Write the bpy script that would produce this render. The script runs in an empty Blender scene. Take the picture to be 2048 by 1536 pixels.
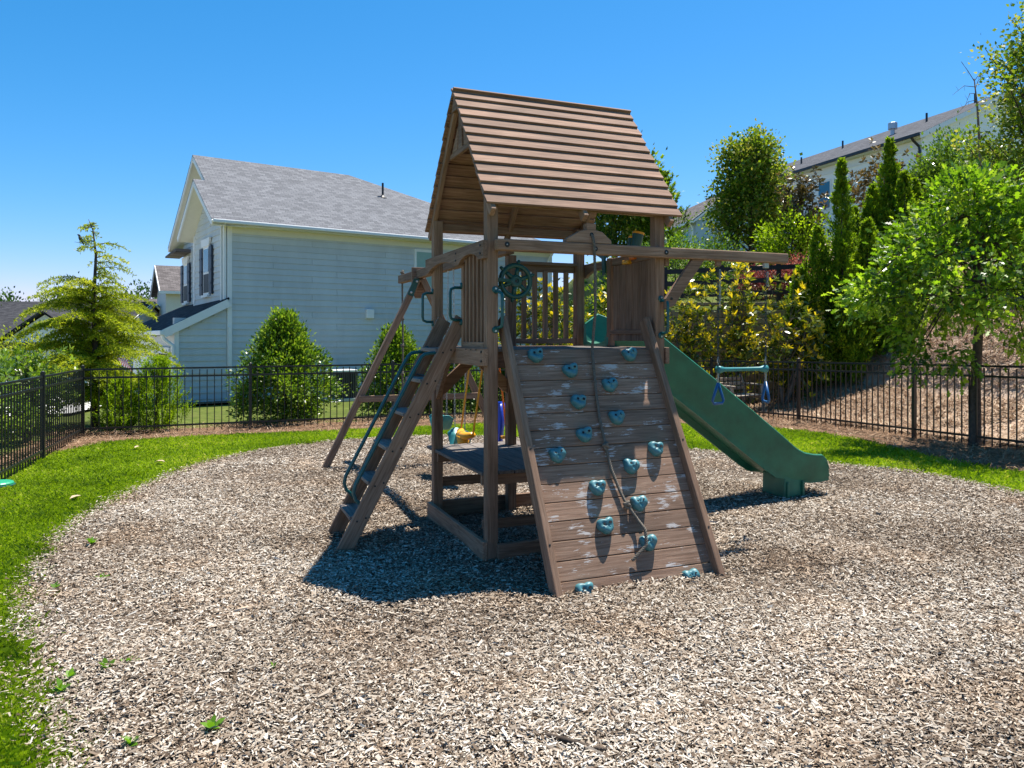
import bpy, bmesh, math, random
import numpy as np
from mathutils import Vector, Matrix

random.seed(7)
RNG = np.random.default_rng(11)
R = math.radians
SC = bpy.context.scene
COL = SC.collection

# ------------------------------------------------------------------ camera
cam_d = bpy.data.cameras.new("camera")
cam_d.sensor_width = 36.0
cam_d.lens = 1510 / 2048 * 36.0
cam_d.shift_y = -(768 - 675) / 2048
cam_d.clip_end = 2000
cam_d.clip_start = 0.05
cam = bpy.data.objects.new("camera", cam_d)
cam.location = (0, 0, 1.7)
cam.rotation_euler = (R(90), 0, 0)
COL.objects.link(cam)
SC.camera = cam

# ------------------------------------------------------------------ sky, sun
SUNV = Vector((0.2475, 0.333, 1.0)).normalized()
SUN_EL = math.asin(SUNV.z)
SUN_AZ = math.atan2(SUNV.x, SUNV.y)
W = bpy.data.worlds.new("World")
SC.world = W
W.use_nodes = True
nt = W.node_tree
bg = nt.nodes["Background"]
sky = nt.nodes.new("ShaderNodeTexSky")
sky.sky_type = 'NISHITA'
sky.sun_disc = False
sky.sun_elevation = SUN_EL
sky.sun_rotation = SUN_AZ
sky.altitude = 300
sky.air_density = 1.0
sky.dust_density = 0.25
sky.ozone_density = 3.0
# one colour grade for the whole sky: deeper blue, as the photograph renders it
SKS = 0.12
sep = nt.nodes.new("ShaderNodeSeparateColor"); comb = nt.nodes.new("ShaderNodeCombineColor")
nt.links.new(sky.outputs[0], sep.inputs[0])
for ch, (gain, gam) in enumerate(((.95, 2.1), (.54, 1.0), (.72, .97))):
    a1 = nt.nodes.new("ShaderNodeMath"); a1.operation = 'MULTIPLY'; a1.inputs[1].default_value = SKS
    a2 = nt.nodes.new("ShaderNodeMath"); a2.operation = 'POWER'; a2.inputs[1].default_value = gam
    a3 = nt.nodes.new("ShaderNodeMath"); a3.operation = 'MULTIPLY'; a3.inputs[1].default_value = gain / SKS
    nt.links.new(sep.outputs[ch], a1.inputs[0]); nt.links.new(a1.outputs[0], a2.inputs[0]); nt.links.new(a2.outputs[0], a3.inputs[0])
    nt.links.new(a3.outputs[0], comb.inputs[ch])
nt.links.new(comb.outputs[0], bg.inputs[0])
bg.inputs[1].default_value = SKS
sun_d = bpy.data.lights.new("sun", 'SUN')
sun_d.energy = 5.0
sun_d.angle = R(0.53)
sun_d.color = (1.0, 0.945, 0.86)
sun = bpy.data.objects.new("sun", sun_d)
sun.rotation_euler = (-SUNV).to_track_quat('-Z', 'Y').to_euler()
sun.location = (20, 27, 80)
COL.objects.link(sun)

SC.render.engine = 'CYCLES'
SC.view_settings.view_transform = 'Standard'
SC.view_settings.look = 'None'
SC.view_settings.exposure = 1.0
SC.view_settings.gamma = 1.0
SC.cycles.max_bounces = 8
SC.cycles.transparent_max_bounces = 8

# ------------------------------------------------------------------ helpers
def tag(o, label=None, cat=None, group=None, kind=None):
    if label: o["label"] = label
    if cat: o["category"] = cat
    if group: o["group"] = group
    if kind: o["kind"] = kind
    return o

def thing(name, label, cat, loc=(0, 0, 0), rz=0.0, group=None):
    o = bpy.data.objects.new(name, None)
    o.empty_display_size = 0.2
    COL.objects.link(o)
    o.location = loc
    o.rotation_euler = (0, 0, rz)
    return tag(o, label, cat, group)

def link(name, me, parent=None, loc=None, rot=None, scale=None):
    o = bpy.data.objects.new(name, me)
    COL.objects.link(o)
    if parent is not None: o.parent = parent
    if loc is not None: o.location = loc
    if rot is not None: o.rotation_euler = rot
    if scale is not None: o.scale = scale
    return o

V3 = Vector

class MB:
    def __init__(s):
        s.v = []; s.f = []; s.g = []
    def _add(s, vs, fs, gs=None):
        n = len(s.v)
        s.v += [tuple(p) for p in vs]
        s.f += [tuple(i + n for i in f) for f in fs]
        s.g += [tuple(g) for g in (gs if gs is not None else vs)]
    def beam(s, p0, p1, w, h, up=(0, 0, 1)):
        p0 = V3(p0); p1 = V3(p1)
        d = p1 - p0; L = d.length; d.normalize()
        side = d.cross(V3(up))
        if side.length < 1e-5: side = d.cross(V3((1, 0, 0)))
        side.normalize(); u = side.cross(d)
        o = V3((random.uniform(0, 40), random.uniform(0, 9), random.uniform(0, 9)))
        vs = []; gs = []
        for a, P in ((0, p0), (L, p1)):
            for x, y in ((-1, -1), (1, -1), (1, 1), (-1, 1)):
                vs.append(P + side * (x * w / 2) + u * (y * h / 2))
                gs.append(V3((a, x * w / 2, y * h / 2)) + o)
        s._add(vs, [(3, 2, 1, 0), (4, 5, 6, 7), (0, 1, 5, 4), (1, 2, 6, 5), (2, 3, 7, 6), (3, 0, 4, 7)], gs)
        return s
    def box(s, c, size):
        c = V3(c); ax = max(range(3), key=lambda i: size[i])
        e = [V3((1, 0, 0)), V3((0, 1, 0)), V3((0, 0, 1))]
        d = e[ax]; up = e[2] if ax != 2 else e[1]
        sd = d.cross(up)
        iw = [i for i in range(3) if abs(sd[i]) > .5][0]
        iu = [i for i in range(3) if abs(up[i]) > .5][0]
        return s.beam(c - d * size[ax] / 2, c + d * size[ax] / 2, size[iw], size[iu], up)
    def tube(s, pts, r, n=8, caps=True):
        pts = [V3(p) for p in pts]
        rs = r if isinstance(r, (list, tuple)) else [r] * len(pts)
        o = random.uniform(0, 30)
        vs = []; gs = []; fs = []
        prev = None; L = 0
        for i, p in enumerate(pts):
            t = (pts[min(i + 1, len(pts) - 1)] - pts[max(i - 1, 0)]).normalized()
            if prev is None:
                a = V3((0, 0, 1)) if abs(t.z) < .9 else V3((1, 0, 0))
                nrm = t.cross(a).normalized()
            else:
                nrm = (prev - t * prev.dot(t)).normalized()
            prev = nrm; b = t.cross(nrm)
            if i: L += (p - pts[i - 1]).length
            for k in range(n):
                an = 2 * math.pi * k / n
                vs.append(p + nrm * (math.cos(an) * rs[i]) + b * (math.sin(an) * rs[i]))
                gs.append((L + o, math.cos(an) * rs[i], math.sin(an) * rs[i]))
        for i in range(len(pts) - 1):
            for k in range(n):
                a = i * n + k; b2 = i * n + (k + 1) % n
                fs.append((a, b2, b2 + n, a + n))
        if caps:
            fs.append(tuple(range(n - 1, -1, -1)))
            m = (len(pts) - 1) * n
            fs.append(tuple(range(m, m + n)))
        s._add(vs, fs, gs); return s
    def prism(s, poly, o, ax, bx, th):
        """polygon of (a, b) in plane o + a*ax + b*bx, extruded by vector th"""
        o = V3(o); ax = V3(ax); bx = V3(bx); th = V3(th)
        n = len(poly); r = V3((random.uniform(0, 30), random.uniform(0, 9), 0))
        vs = [o + ax * a + bx * b for a, b in poly] + [o + ax * a + bx * b + th for a, b in poly]
        gs = [V3((a, b, 0)) + r for a, b in poly] + [V3((a, b, th.length)) + r for a, b in poly]
        fs = [tuple(range(n - 1, -1, -1)), tuple(range(n, 2 * n))]
        fs += [(i, (i + 1) % n, (i + 1) % n + n, i + n) for i in range(n)]
        s._add(vs, fs, gs); return s
    def lathe(s, prof, o, axis=(0, 0, 1), n=16):
        o = V3(o); ax = V3(axis).normalized()
        a = V3((0, 0, 1)) if abs(ax.z) < .9 else V3((1, 0, 0))
        x = ax.cross(a).normalized(); y = ax.cross(x)
        vs = []; fs = []
        for r, z in prof:
            for k in range(n):
                an = 2 * math.pi * k / n
                vs.append(o + ax * z + x * (r * math.cos(an)) + y * (r * math.sin(an)))
        for i in range(len(prof) - 1):
            for k in range(n):
                q = i * n + k; q2 = i * n + (k + 1) % n
                fs.append((q, q2, q2 + n, q + n))
        fs.append(tuple(range(n - 1, -1, -1))); m = (len(prof) - 1) * n
        fs.append(tuple(range(m, m + n)))
        s._add(vs, fs); return s
    def torus(s, o, axis, Rr, r, n=24, m=8, sq=(1, 1)):
        o = V3(o); ax = V3(axis).normalized()
        a = V3((0, 0, 1)) if abs(ax.z) < .9 else V3((1, 0, 0))
        x = ax.cross(a).normalized(); y = ax.cross(x)
        vs = []; fs = []
        for i in range(n):
            A = 2 * math.pi * i / n; d = x * math.cos(A) * sq[0] + y * math.sin(A) * sq[1]
            dn = (x * math.cos(A) + y * math.sin(A))
            for k in range(m):
                B = 2 * math.pi * k / m
                vs.append(o + d * Rr + dn * (r * math.cos(B)) + ax * (r * math.sin(B)))
        for i in range(n):
            for k in range(m):
                fs.append((i * m + k, i * m + (k + 1) % m, ((i + 1) % n) * m + (k + 1) % m, ((i + 1) % n) * m + k))
        s._add(vs, fs); return s
    def quad(s, a, b, c, d):
        s._add([a, b, c, d], [(0, 1, 2, 3)]); return s
    def mesh(s, name, mat, smooth=False):
        me = bpy.data.meshes.new(name)
        me.from_pydata(s.v, [], s.f)
        at = me.attributes.new("gc", 'FLOAT_VECTOR', 'POINT')
        at.data.foreach_set("vector", np.array(s.g, dtype=np.float32).ravel())
        bm = bmesh.new(); bm.from_mesh(me)
        bmesh.ops.recalc_face_normals(bm, faces=bm.faces)
        bm.to_mesh(me); bm.free()
        if smooth: me.polygons.foreach_set("use_smooth", [True] * len(me.polygons))
        me.materials.append(mat)
        return me
    def build(s, name, mat, parent=None, bevel=0, smooth=False, seg=2):
        o = link(name, s.mesh(name, mat, smooth), parent)
        if bevel:
            m = o.modifiers.new("bevel", 'BEVEL'); m.width = bevel; m.segments = seg
            m.limit_method = 'ANGLE'; m.angle_limit = R(40)
        if smooth == 'auto':
            pass
        return o

def raw_mesh(name, verts, faces_n, idx, mat, c=None, smooth=False):
    """fast mesh: verts (N,3), every face has faces_n corners, idx (F,faces_n)"""
    me = bpy.data.meshes.new(name)
    nv = len(verts); nf = len(idx)
    me.vertices.add(nv)
    me.vertices.foreach_set("co", np.ascontiguousarray(verts, dtype=np.float32).ravel())
    me.loops.add(nf * faces_n)
    me.loops.foreach_set("vertex_index", np.ascontiguousarray(idx, dtype=np.int32).ravel())
    me.polygons.add(nf)
    me.polygons.foreach_set("loop_start", np.arange(0, nf * faces_n, faces_n, dtype=np.int32))
    if smooth: me.polygons.foreach_set("use_smooth", np.ones(nf, dtype=bool))
    me.update(calc_edges=True)
    if c is not None:
        at = me.attributes.new("c", 'FLOAT', 'POINT')
        at.data.foreach_set("value", np.ascontiguousarray(c, dtype=np.float32))
    me.materials.append(mat)
    return me

def nrmz(a): return a / (np.linalg.norm(a, axis=-1, keepdims=True) + 1e-9)

DIAMOND = [(0, 0), (.42, .5), (1, 0), (.42, -.5)]
OVAL = [(0, 0), (.28, .42), (.68, .46), (1, 0), (.68, -.46), (.28, -.42)]
OAKL = [(0, 0), (.22, .22), (.33, .12), (.5, .5), (.6, .15), (.8, .3), (1, 0), (.8, -.3), (.6, -.15), (.5, -.5), (.33, -.12), (.22, -.22)]

def leaf_mesh(name, P, D, L, Wd, mat, c, tmpl=DIAMOND, fold=.25, up=None, rng=RNG):
    """P base points, D unit directions, L lengths, Wd widths, c colour value"""
    N = len(P)
    D = nrmz(D)
    if up is None: up = rng.normal(size=(N, 3)) * .9 + np.array([0, 0, .8])
    S = nrmz(np.cross(D, up)); U = np.cross(S, D)
    t = np.array(tmpl); k = len(t)
    L = np.broadcast_to(L, (N,)); Wd = np.broadcast_to(Wd, (N,))
    vv = (P[:, None, :] + D[:, None, :] * (L[:, None] * t[None, :, 0])[..., None]
          + S[:, None, :] * (Wd[:, None] * t[None, :, 1])[..., None]
          + U[:, None, :] * (Wd[:, None] * np.abs(t[None, :, 1]) * fold)[..., None]
          - U[:, None, :] * (L[:, None] * (t[None, :, 0] ** 2) * .12)[..., None])
    idx = np.arange(N * k).reshape(N, k)
    return raw_mesh(name, vv.reshape(-1, 3), k, idx, mat, np.repeat(np.broadcast_to(c, (N,)), k))

def join_raw(name, parts, mat):
    """parts: list of (verts, faces_n, idx, c) with the same faces_n"""
    off = 0; V = []; I = []; C = []
    for v, n, i, c in parts:
        V.append(v); I.append(i + off); C.append(c); off += len(v)
    return raw_mesh(name, np.concatenate(V), parts[0][1], np.concatenate(I), mat, np.concatenate(C))

def smst(a, b, x):
    t = np.clip((x - a) / (b - a), 0, 1); return t * t * (3 - 2 * t)

# ------------------------------------------------------------------ materials
def newmat(name):
    m = bpy.data.materials.new(name); m.use_nodes = True
    t = m.node_tree; b = t.nodes["Principled BSDF"]
    return m, t, b

def N(t, kind, **kw):
    n = t.nodes.new(kind)
    for k, v in kw.items():
        if k.startswith("i_"):
            key = k[2:]
            key = int(key) if key.isdigit() else key
            n.inputs[key].default_value = v
        else: setattr(n, k, v)
    return n

def ramp(t, stops, src):
    r = t.nodes.new("ShaderNodeValToRGB")
    e = r.color_ramp.elements
    while len(e) < len(stops): e.new(.5)
    for i, (p, c) in enumerate(stops):
        e[i].position = p; e[i].color = (*c, 1)
    t.links.new(src, r.inputs[0])
    return r

def mixc(t, fac, a, b, mode='MIX'):
    m = t.nodes.new("ShaderNodeMix"); m.data_type = 'RGBA'; m.blend_type = mode
    for sock, val in ((m.inputs[0], fac), (m.inputs[6], a), (m.inputs[7], b)):
        if hasattr(val, "node"): t.links.new(val, sock)
        elif isinstance(val, (int, float)): sock.default_value = val
        else: sock.default_value = (*val, 1)
    return m.outputs[2]

def mth(t, op, a, b=0.0):
    m = t.nodes.new("ShaderNodeMath"); m.operation = op
    for sock, val in ((m.inputs[0], a), (m.inputs[1], b)):
        if hasattr(val, "node"): t.links.new(val, sock)
        else: sock.default_value = val
    return m.outputs[0]

def bump(t, b, h, strength=.3, dist=.01):
    n = N(t, "ShaderNodeBump", i_Strength=strength, i_Distance=dist)
    t.links.new(h, n.inputs['Height']); t.links.new(n.outputs[0], b.inputs['Normal'])

def gcoord(t, scale):
    a = N(t, "ShaderNodeAttribute", attribute_name="gc")
    oi = N(t, "ShaderNodeObjectInfo")
    off = mth(t, 'MULTIPLY', oi.outputs['Random'], 37.0)
    ad = N(t, "ShaderNodeVectorMath", operation='ADD')
    t.links.new(a.outputs['Vector'], ad.inputs[0]); t.links.new(off, ad.inputs[1])
    mp = N(t, "ShaderNodeMapping"); mp.inputs['Scale'].default_value = scale
    t.links.new(ad.outputs[0], mp.inputs[0])
    return mp.outputs[0], oi.outputs['Random']

def wood(name, dark, mid, light, rough=.8, flake=0.0, bumps=.5):
    m, t, b = newmat(name)
    co, rnd = gcoord(t, (3.0, 60, 60))
    n1 = N(t, "ShaderNodeTexNoise", i_Scale=1.0, i_Detail=6.0, i_Roughness=.65, i_Distortion=.6)
    t.links.new(co, n1.inputs['Vector'])
    r1 = ramp(t, [(.3, dark), (.5, mid), (.72, light)], n1.outputs['Fac'])
    co2, _ = gcoord(t, (1.5, 5, 5))
    n2 = N(t, "ShaderNodeTexNoise", i_Scale=1.0, i_Detail=4.0)
    t.links.new(co2, n2.inputs['Vector'])
    g = ramp(t, [(.3, (.78, .78, .78)), (.7, (1.18, 1.15, 1.12))], n2.outputs['Fac'])
    c = mixc(t, 1.0, r1.outputs[0], g.outputs[0], 'MULTIPLY')
    # board to board difference
    v = mth(t, 'ADD', mth(t, 'MULTIPLY', rnd, .42), .80)
    vm = N(t, "ShaderNodeVectorMath", operation='SCALE')
    t.links.new(c, vm.inputs[0]); t.links.new(v, vm.inputs['Scale'])
    c = vm.outputs[0]
    # knots
    co3, _ = gcoord(t, (2.2, 7, 7))
    vo = N(t, "ShaderNodeTexVoronoi", i_Scale=1.0)
    t.links.new(co3, vo.inputs['Vector'])
    kn = ramp(t, [(.06, (1, 1, 1)), (.12, (0, 0, 0))], vo.outputs['Distance'])
    c = mixc(t, mth(t, 'MULTIPLY', kn.outputs[0], .55), c, dark)
    if flake:
        co4, _ = gcoord(t, (13, 85, 85))
        n4 = N(t, "ShaderNodeTexNoise", i_Scale=1.0, i_Detail=5.0, i_Roughness=.7)
        t.links.new(co4, n4.inputs['Vector'])
        co5, _ = gcoord(t, (4.5, 11, 11))
        n5 = N(t, "ShaderNodeTexNoise", i_Scale=1.0, i_Detail=1.0)
        t.links.new(co5, n5.inputs['Vector'])
        s = mth(t, 'ADD', mth(t, 'MULTIPLY', n4.outputs['Fac'], .5), mth(t, 'MULTIPLY', n5.outputs['Fac'], .5))
        fl = ramp(t, [(flake, (0, 0, 0)), (flake + .02, (1, 1, 1))], s)
        c = mixc(t, fl.outputs[0], c, (.48, .44, .41))
    t.links.new(c, b.inputs['Base Color'])
    b.inputs['Roughness'].default_value = rough
    b.inputs['Specular IOR Level'].default_value = .25
    bump(t, b, n1.outputs['Fac'], bumps, .004)
    return m

def plain(name, col, rough=.5, spec=.5, metal=0.0, noise=.12, nscale=8.0, bmp=0.0):
    m, t, b = newmat(name)
    tc = N(t, "ShaderNodeTexCoord")
    n1 = N(t, "ShaderNodeTexNoise", i_Scale=nscale, i_Detail=5.0, i_Roughness=.6)
    t.links.new(tc.outputs['Object'], n1.inputs['Vector'])
    lo = tuple(max(0, x * (1 - noise)) for x in col); hi = tuple(min(1, x * (1 + noise)) for x in col)
    r = ramp(t, [(.3, lo), (.7, hi)], n1.outputs['Fac'])
    t.links.new(r.outputs[0], b.inputs['Base Color'])
    b.inputs['Roughness'].default_value = rough
    b.inputs['Specular IOR Level'].default_value = spec
    b.inputs['Metallic'].default_value = metal
    if bmp: bump(t, b, n1.outputs['Fac'], bmp, .01)
    return m

def leafmat(name, stops, rough=.45, trans=.35, spec=.4, tcol=None):
    """colour from the attribute c, thin-leaf translucency"""
    m, t, b = newmat(name)
    a = N(t, "ShaderNodeAttribute", attribute_name="c")
    r = ramp(t, stops, a.outputs['Fac'])
    t.links.new(r.outputs[0], b.inputs['Base Color'])
    b.inputs['Roughness'].default_value = rough
    b.inputs['Specular IOR Level'].default_value = spec
    tr = N(t, "ShaderNodeBsdfTranslucent")
    tc = mixc(t, 1.0, r.outputs[0], tcol or (1.5, 1.55, .8), 'MULTIPLY')
    t.links.new(tc, tr.inputs['Color'])
    mx = N(t, "ShaderNodeMixShader", i_0=trans)
    t.links.new(b.outputs[0], mx.inputs[1]); t.links.new(tr.outputs[0], mx.inputs[2])
    t.links.new(mx.outputs[0], t.nodes["Material Output"].inputs[0])
    return m

def attrmat(name, stops, rough=.9, patch=None):
    m, t, b = newmat(name)
    a = N(t, "ShaderNodeAttribute", attribute_name="c")
    r = ramp(t, stops, a.outputs['Fac'])
    c = r.outputs[0]
    if patch:
        tc = N(t, "ShaderNodeTexCoord")
        n = N(t, "ShaderNodeTexNoise", i_Scale=patch[0], i_Detail=3.0)
        t.links.new(tc.outputs['Object'], n.inputs['Vector'])
        f = ramp(t, [(.5, (0, 0, 0)), (.72, (1, 1, 1))], n.outputs['Fac'])
        c = mixc(t, mth(t, 'MULTIPLY', f.outputs[0], patch[2]), c, mixc(t, 1.0, c, patch[1], 'MULTIPLY'))
    t.links.new(c, b.inputs['Base Color'])
    b.inputs['Roughness'].default_value = rough
    b.inputs['Specular IOR Level'].default_value = .15
    return m

def groundmat(name, stops, scale, bmp=.5, dist=.02, kind='noise', stretch=(1, 1, 1)):
    m, t, b = newmat(name)
    tc = N(t, "ShaderNodeTexCoord")
    mp = N(t, "ShaderNodeMapping"); mp.inputs['Scale'].default_value = stretch
    t.links.new(tc.outputs['Object'], mp.inputs[0])
    if kind == 'voronoi':
        n = N(t, "ShaderNodeTexVoronoi", i_Scale=scale, i_Randomness=1.0)
        t.links.new(mp.outputs[0], n.inputs['Vector'])
        sp = N(t, "ShaderNodeSeparateColor"); t.links.new(n.outputs['Color'], sp.inputs[0])
        src = sp.outputs[0]; h = n.outputs['Distance']
    else:
        n = N(t, "ShaderNodeTexNoise", i_Scale=scale, i_Detail=8.0, i_Roughness=.7)
        t.links.new(mp.outputs[0], n.inputs['Vector'])
        src = n.outputs['Fac']; h = src
    r = ramp(t, stops, src)
    n2 = N(t, "ShaderNodeTexNoise", i_Scale=.9, i_Detail=4.0)
    t.links.new(tc.outputs['Object'], n2.inputs['Vector'])
    g = ramp(t, [(.3, (.82, .82, .82)), (.7, (1.12, 1.1, 1.08))], n2.outputs['Fac'])
    t.links.new(mixc(t, 1.0, r.outputs[0], g.outputs[0], 'MULTIPLY'), b.inputs['Base Color'])
    b.inputs['Roughness'].default_value = .95
    b.inputs['Specular IOR Level'].default_value = .1
    bump(t, b, h, bmp, dist)
    return m

def shinglemat(name, c1, c2, mort, sx=.3, sy=.13):
    """roof shingles in metres along gc.x (along eave) and gc.y (up slope)"""
    m, t, b = newmat(name)
    a = N(t, "ShaderNodeAttribute", attribute_name="gc")
    br = N(t, "ShaderNodeTexBrick", offset=.5, i_Scale=1.0)
    br.squash = 1.0
    br.inputs['Brick Width'].default_value = sx; br.inputs['Row Height'].default_value = sy
    br.inputs['Mortar Size'].default_value = .006; br.inputs['Bias'].default_value = 0.0
    br.inputs['Color1'].default_value = (*c1, 1); br.inputs['Color2'].default_value = (*c2, 1)
    br.inputs['Mortar'].default_value = (*mort, 1)
    t.links.new(a.outputs['Vector'], br.inputs['Vector'])
    n = N(t, "ShaderNodeTexNoise", i_Scale=40.0, i_Detail=3.0)
    t.links.new(a.outputs['Vector'], n.inputs['Vector'])
    g = ramp(t, [(.3, (.75, .75, .75)), (.7, (1.2, 1.2, 1.2))], n.outputs['Fac'])
    t.links.new(mixc(t, 1.0, br.outputs['Color'], g.outputs[0], 'MULTIPLY'), b.inputs['Base Color'])
    b.inputs['Roughness'].default_value = .95; b.inputs['Specular IOR Level'].default_value = .1
    bump(t, b, br.outputs['Fac'], -.4, .01)
    return m

M = {}
M['wood'] = wood("brown_stained_wood", (.15, .087, .054), (.24, .148, .097), (.34, .225, .158))
M['roofwood'] = wood("sun_faded_wood", (.15, .080, .050), (.245, .142, .094), (.37, .235, .165))
M['rockwood'] = wood("flaking_wood", (.145, .086, .056), (.25, .155, .105), (.35, .24, .17), flake=.58)
M['treadwood'] = wood("worn_grey_wood", (.12, .10, .09), (.22, .19, .17), (.34, .30, .27))
M['tablewood'] = wood("grey_table_wood", (.10, .085, .075), (.16, .14, .125), (.25, .22, .20))
M['benchwood'] = wood("bleached_wood", (.22, .18, .14), (.34, .29, .23), (.46, .40, .33))
M['green'] = plain("green_plastic", (.012, .075, .062), .38, .5, 0, .15, 5)
M['slide'] = plain("slide_plastic", (.012, .14, .085), .42, .5, 0, .30, 4.0)
M['teal'] = plain("teal_handle_paint", (.006, .085, .09), .35, .5)
M['hold'] = plain("blue_hold_plastic", (.060, .20, .225), .45, .5, 0, .3, 18, .3)
M['holdhole'] = plain("dark_bolt_hole", (.004, .006, .008), .8)
M['yellow'] = plain("yellow_plastic", (.75, .34, .008), .4, .5)
M['orange'] = plain("orange_plastic", (.75, .16, .01), .4, .5)
M['bluep'] = plain("blue_plastic", (.008, .045, .42), .35, .5)
M['belt'] = plain("green_belt_plastic", (.03, .20, .20), .4, .5)
M['chain'] = plain("galvanised_chain", (.42, .42, .40), .45, .5, .7)
M['darkchain'] = plain("dark_coated_chain", (.04, .05, .05), .5, .5, .2)
M['rope'] = plain("grey_rope", (.15, .13, .105), .9, .2, 0, .3, 60)
M['bolt'] = plain("zinc_bolt", (.5, .5, .5), .35, .5, .8)
M['darkbolt'] = plain("dark_bolt", (.02, .015, .012), .6)
M['fence'] = plain("black_powder_coat", (.010, .011, .013), .38, .5)
M['siding'] = plain("blue_grey_siding", (.54, .575, .57), .6, .3, 0, .04, 1.2)
def sidingmat(name, col):
    m, t, b = newmat(name)
    tc = N(t, "ShaderNodeTexCoord"); oi = N(t, "ShaderNodeObjectInfo")
    mp = N(t, "ShaderNodeMapping"); mp.inputs['Scale'].default_value = (.7, .7, .25)
    t.links.new(tc.outputs['Object'], mp.inputs[0])
    n1 = N(t, "ShaderNodeTexNoise", i_Scale=1.6, i_Detail=7.0, i_Roughness=.65)
    t.links.new(mp.outputs[0], n1.inputs['Vector'])
    g = ramp(t, [(.3, tuple(x * .86 for x in col)), (.55, col), (.8, tuple(min(1, x * 1.06) for x in col))], n1.outputs['Fac'])
    v = mth(t, 'ADD', mth(t, 'MULTIPLY', oi.outputs['Random'], .10), .95)
    vm = N(t, "ShaderNodeVectorMath", operation='SCALE')
    t.links.new(g.outputs[0], vm.inputs[0]); t.links.new(v, vm.inputs['Scale'])
    t.links.new(vm.outputs[0], b.inputs['Base Color'])
    b.inputs['Roughness'].default_value = .65; b.inputs['Specular IOR Level'].default_value = .25
    return m
M['siding'] = sidingmat("blue_grey_siding", (.57, .60, .60))
M['trim'] = plain("white_trim", (.80, .80, .78), .5, .4, 0, .03)
M['soffit'] = plain("cream_soffit", (.72, .70, .58), .6, .3, 0, .03)
M['shutter'] = plain("navy_shutter", (.02, .035, .06), .5)
M['brick'] = plain("brown_foundation", (.10, .06, .045), .9, .2, 0, .3, 12)
M['dark'] = plain("dark_interior", (.05, .042, .038), .8, .2)
M['shingle'] = shinglemat("grey_shingles", (.135, .138, .148), (.21, .215, .228), (.075, .075, .08), .24, .115)
M['shingle_dark'] = shinglemat("dark_shingles", (.035, .035, .04), (.07, .07, .075), (.02, .02, .02))
M['shingle_brown'] = shinglemat("brown_shingles", (.10, .088, .085), (.18, .16, .155), (.05, .045, .042))
M['shingle_slate'] = shinglemat("slate_shingles", (.065, .067, .075), (.12, .123, .135), (.035, .035, .04))
M['white'] = plain("white_siding", (.93, .91, .86), .6, .3, 0, .03)
M['cream'] = plain("cream_siding", (.70, .68, .60), .6, .3, 0, .03)
M['ltblue'] = plain("pale_blue_siding", (.45, .55, .60), .6, .3, 0, .03)
M['turq'] = plain("turquoise_shutter", (.05, .42, .40), .5)
M['blackmetal'] = plain("black_gutter", (.012, .012, .014), .4)
M['galv'] = plain("galvanised_vent", (.45, .47, .5), .4, .5, .6)
M['block'] = plain("tan_wall_block", (.30, .23, .15), .9, .2, 0, .22, 9, .5)
M['acmetal_porchshade'] = plain("grey_ac_metal_and_porch_shade", (.12, .12, .12), .6)  # AC metal; the same grey is also painted as the porch's shade
M['bark'] = plain("grey_brown_bark", (.085, .065, .05), .95, .1, 0, .4, 14, .6)
M['palebark'] = plain("pale_bark", (.17, .14, .115), .95, .1, 0, .4, 14, .6)
M['concrete'] = plain("pale_concrete", (.62, .60, .56), .9, .2, 0, .08, 3)
M['railblack'] = plain("black_board", (.016, .017, .02), .6, .3)
def glassmat():
    m, t, b = newmat("window_glass")
    b.inputs['Base Color'].default_value = (.03, .05, .06, 1)
    b.inputs['Roughness'].default_value = .04
    b.inputs['Specular IOR Level'].default_value = 1.0
    return m
M['glass'] = glassmat()
M['blind'] = plain("green_blind", (.30, .44, .40), .6, .3, 0, .03)
M['screen'] = plain("dark_screen", (.03, .03, .035), .6)
# ------------------------------------------------------------------ terrain
FN = np.array([.944, .329])          # outward normal of the right-hand fence
FP = np.array([5.64, 14.86])
def wally(x): return 19.25 - .10 * (x - 3.0)
def gz(x, y):
    x = np.asarray(x, float); y = np.asarray(y, float)
    b = .022 * np.clip(x, -14, 12) - .01 * (np.clip(y, -5, 24) - 5.8)
    r = np.hypot(x - .5, y - 6.3)
    z = b * smst(2.5, 6, r)
    z = z - .42 * smst(15.5, 21, y) * smst(3, -3, x)
    z = z - .115 * np.clip(y - 24, 0, 30) * smst(3, -6, x)
    # left beyond the fence falls away a little
    z = z - .10 * np.clip(-x - 9, 0, 18) * smst(6, 16, y)
    d = (x - FP[0]) * FN[0] + (y - FP[1]) * FN[1]
    hill = .43 * np.clip(d - .7, 0, 14)
    yw = wally(x)
    front = smst(7.2, 8.6, x + .25 * (y - 18))      # in front of the wall the slope starts further right
    hill = hill * np.where(y < yw + .2, np.maximum(front, .55 * smst(5.2, 7, x)), 1.0)
    plat = (2.45 + .16 * np.clip(y - yw, 0, 22)) * smst(yw + .12, yw + .5, y) * smst(2.6, 4.4, x)
    z = z - .05 * smst(5.75, 4.95, y)
    up = np.maximum(hill * smst(2.0, 5.0, x), plat)
    return np.maximum(z, up + z * .2)
def gzf(x, y): return float(gz(x, y))

def grid_axis(lo, a, b, hi, fine, coarse):
    m = np.arange(a, b + 1e-6, fine)
    l = [a]; s = fine
    while l[-1] > lo: s = min(s * 1.25, coarse); l.append(l[-1] - s)
    h = [b]; s = fine
    while h[-1] < hi: s = min(s * 1.25, coarse); h.append(h[-1] + s)
    return np.concatenate([np.array(l[1:][::-1]), m, np.array(h[1:])])

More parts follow.
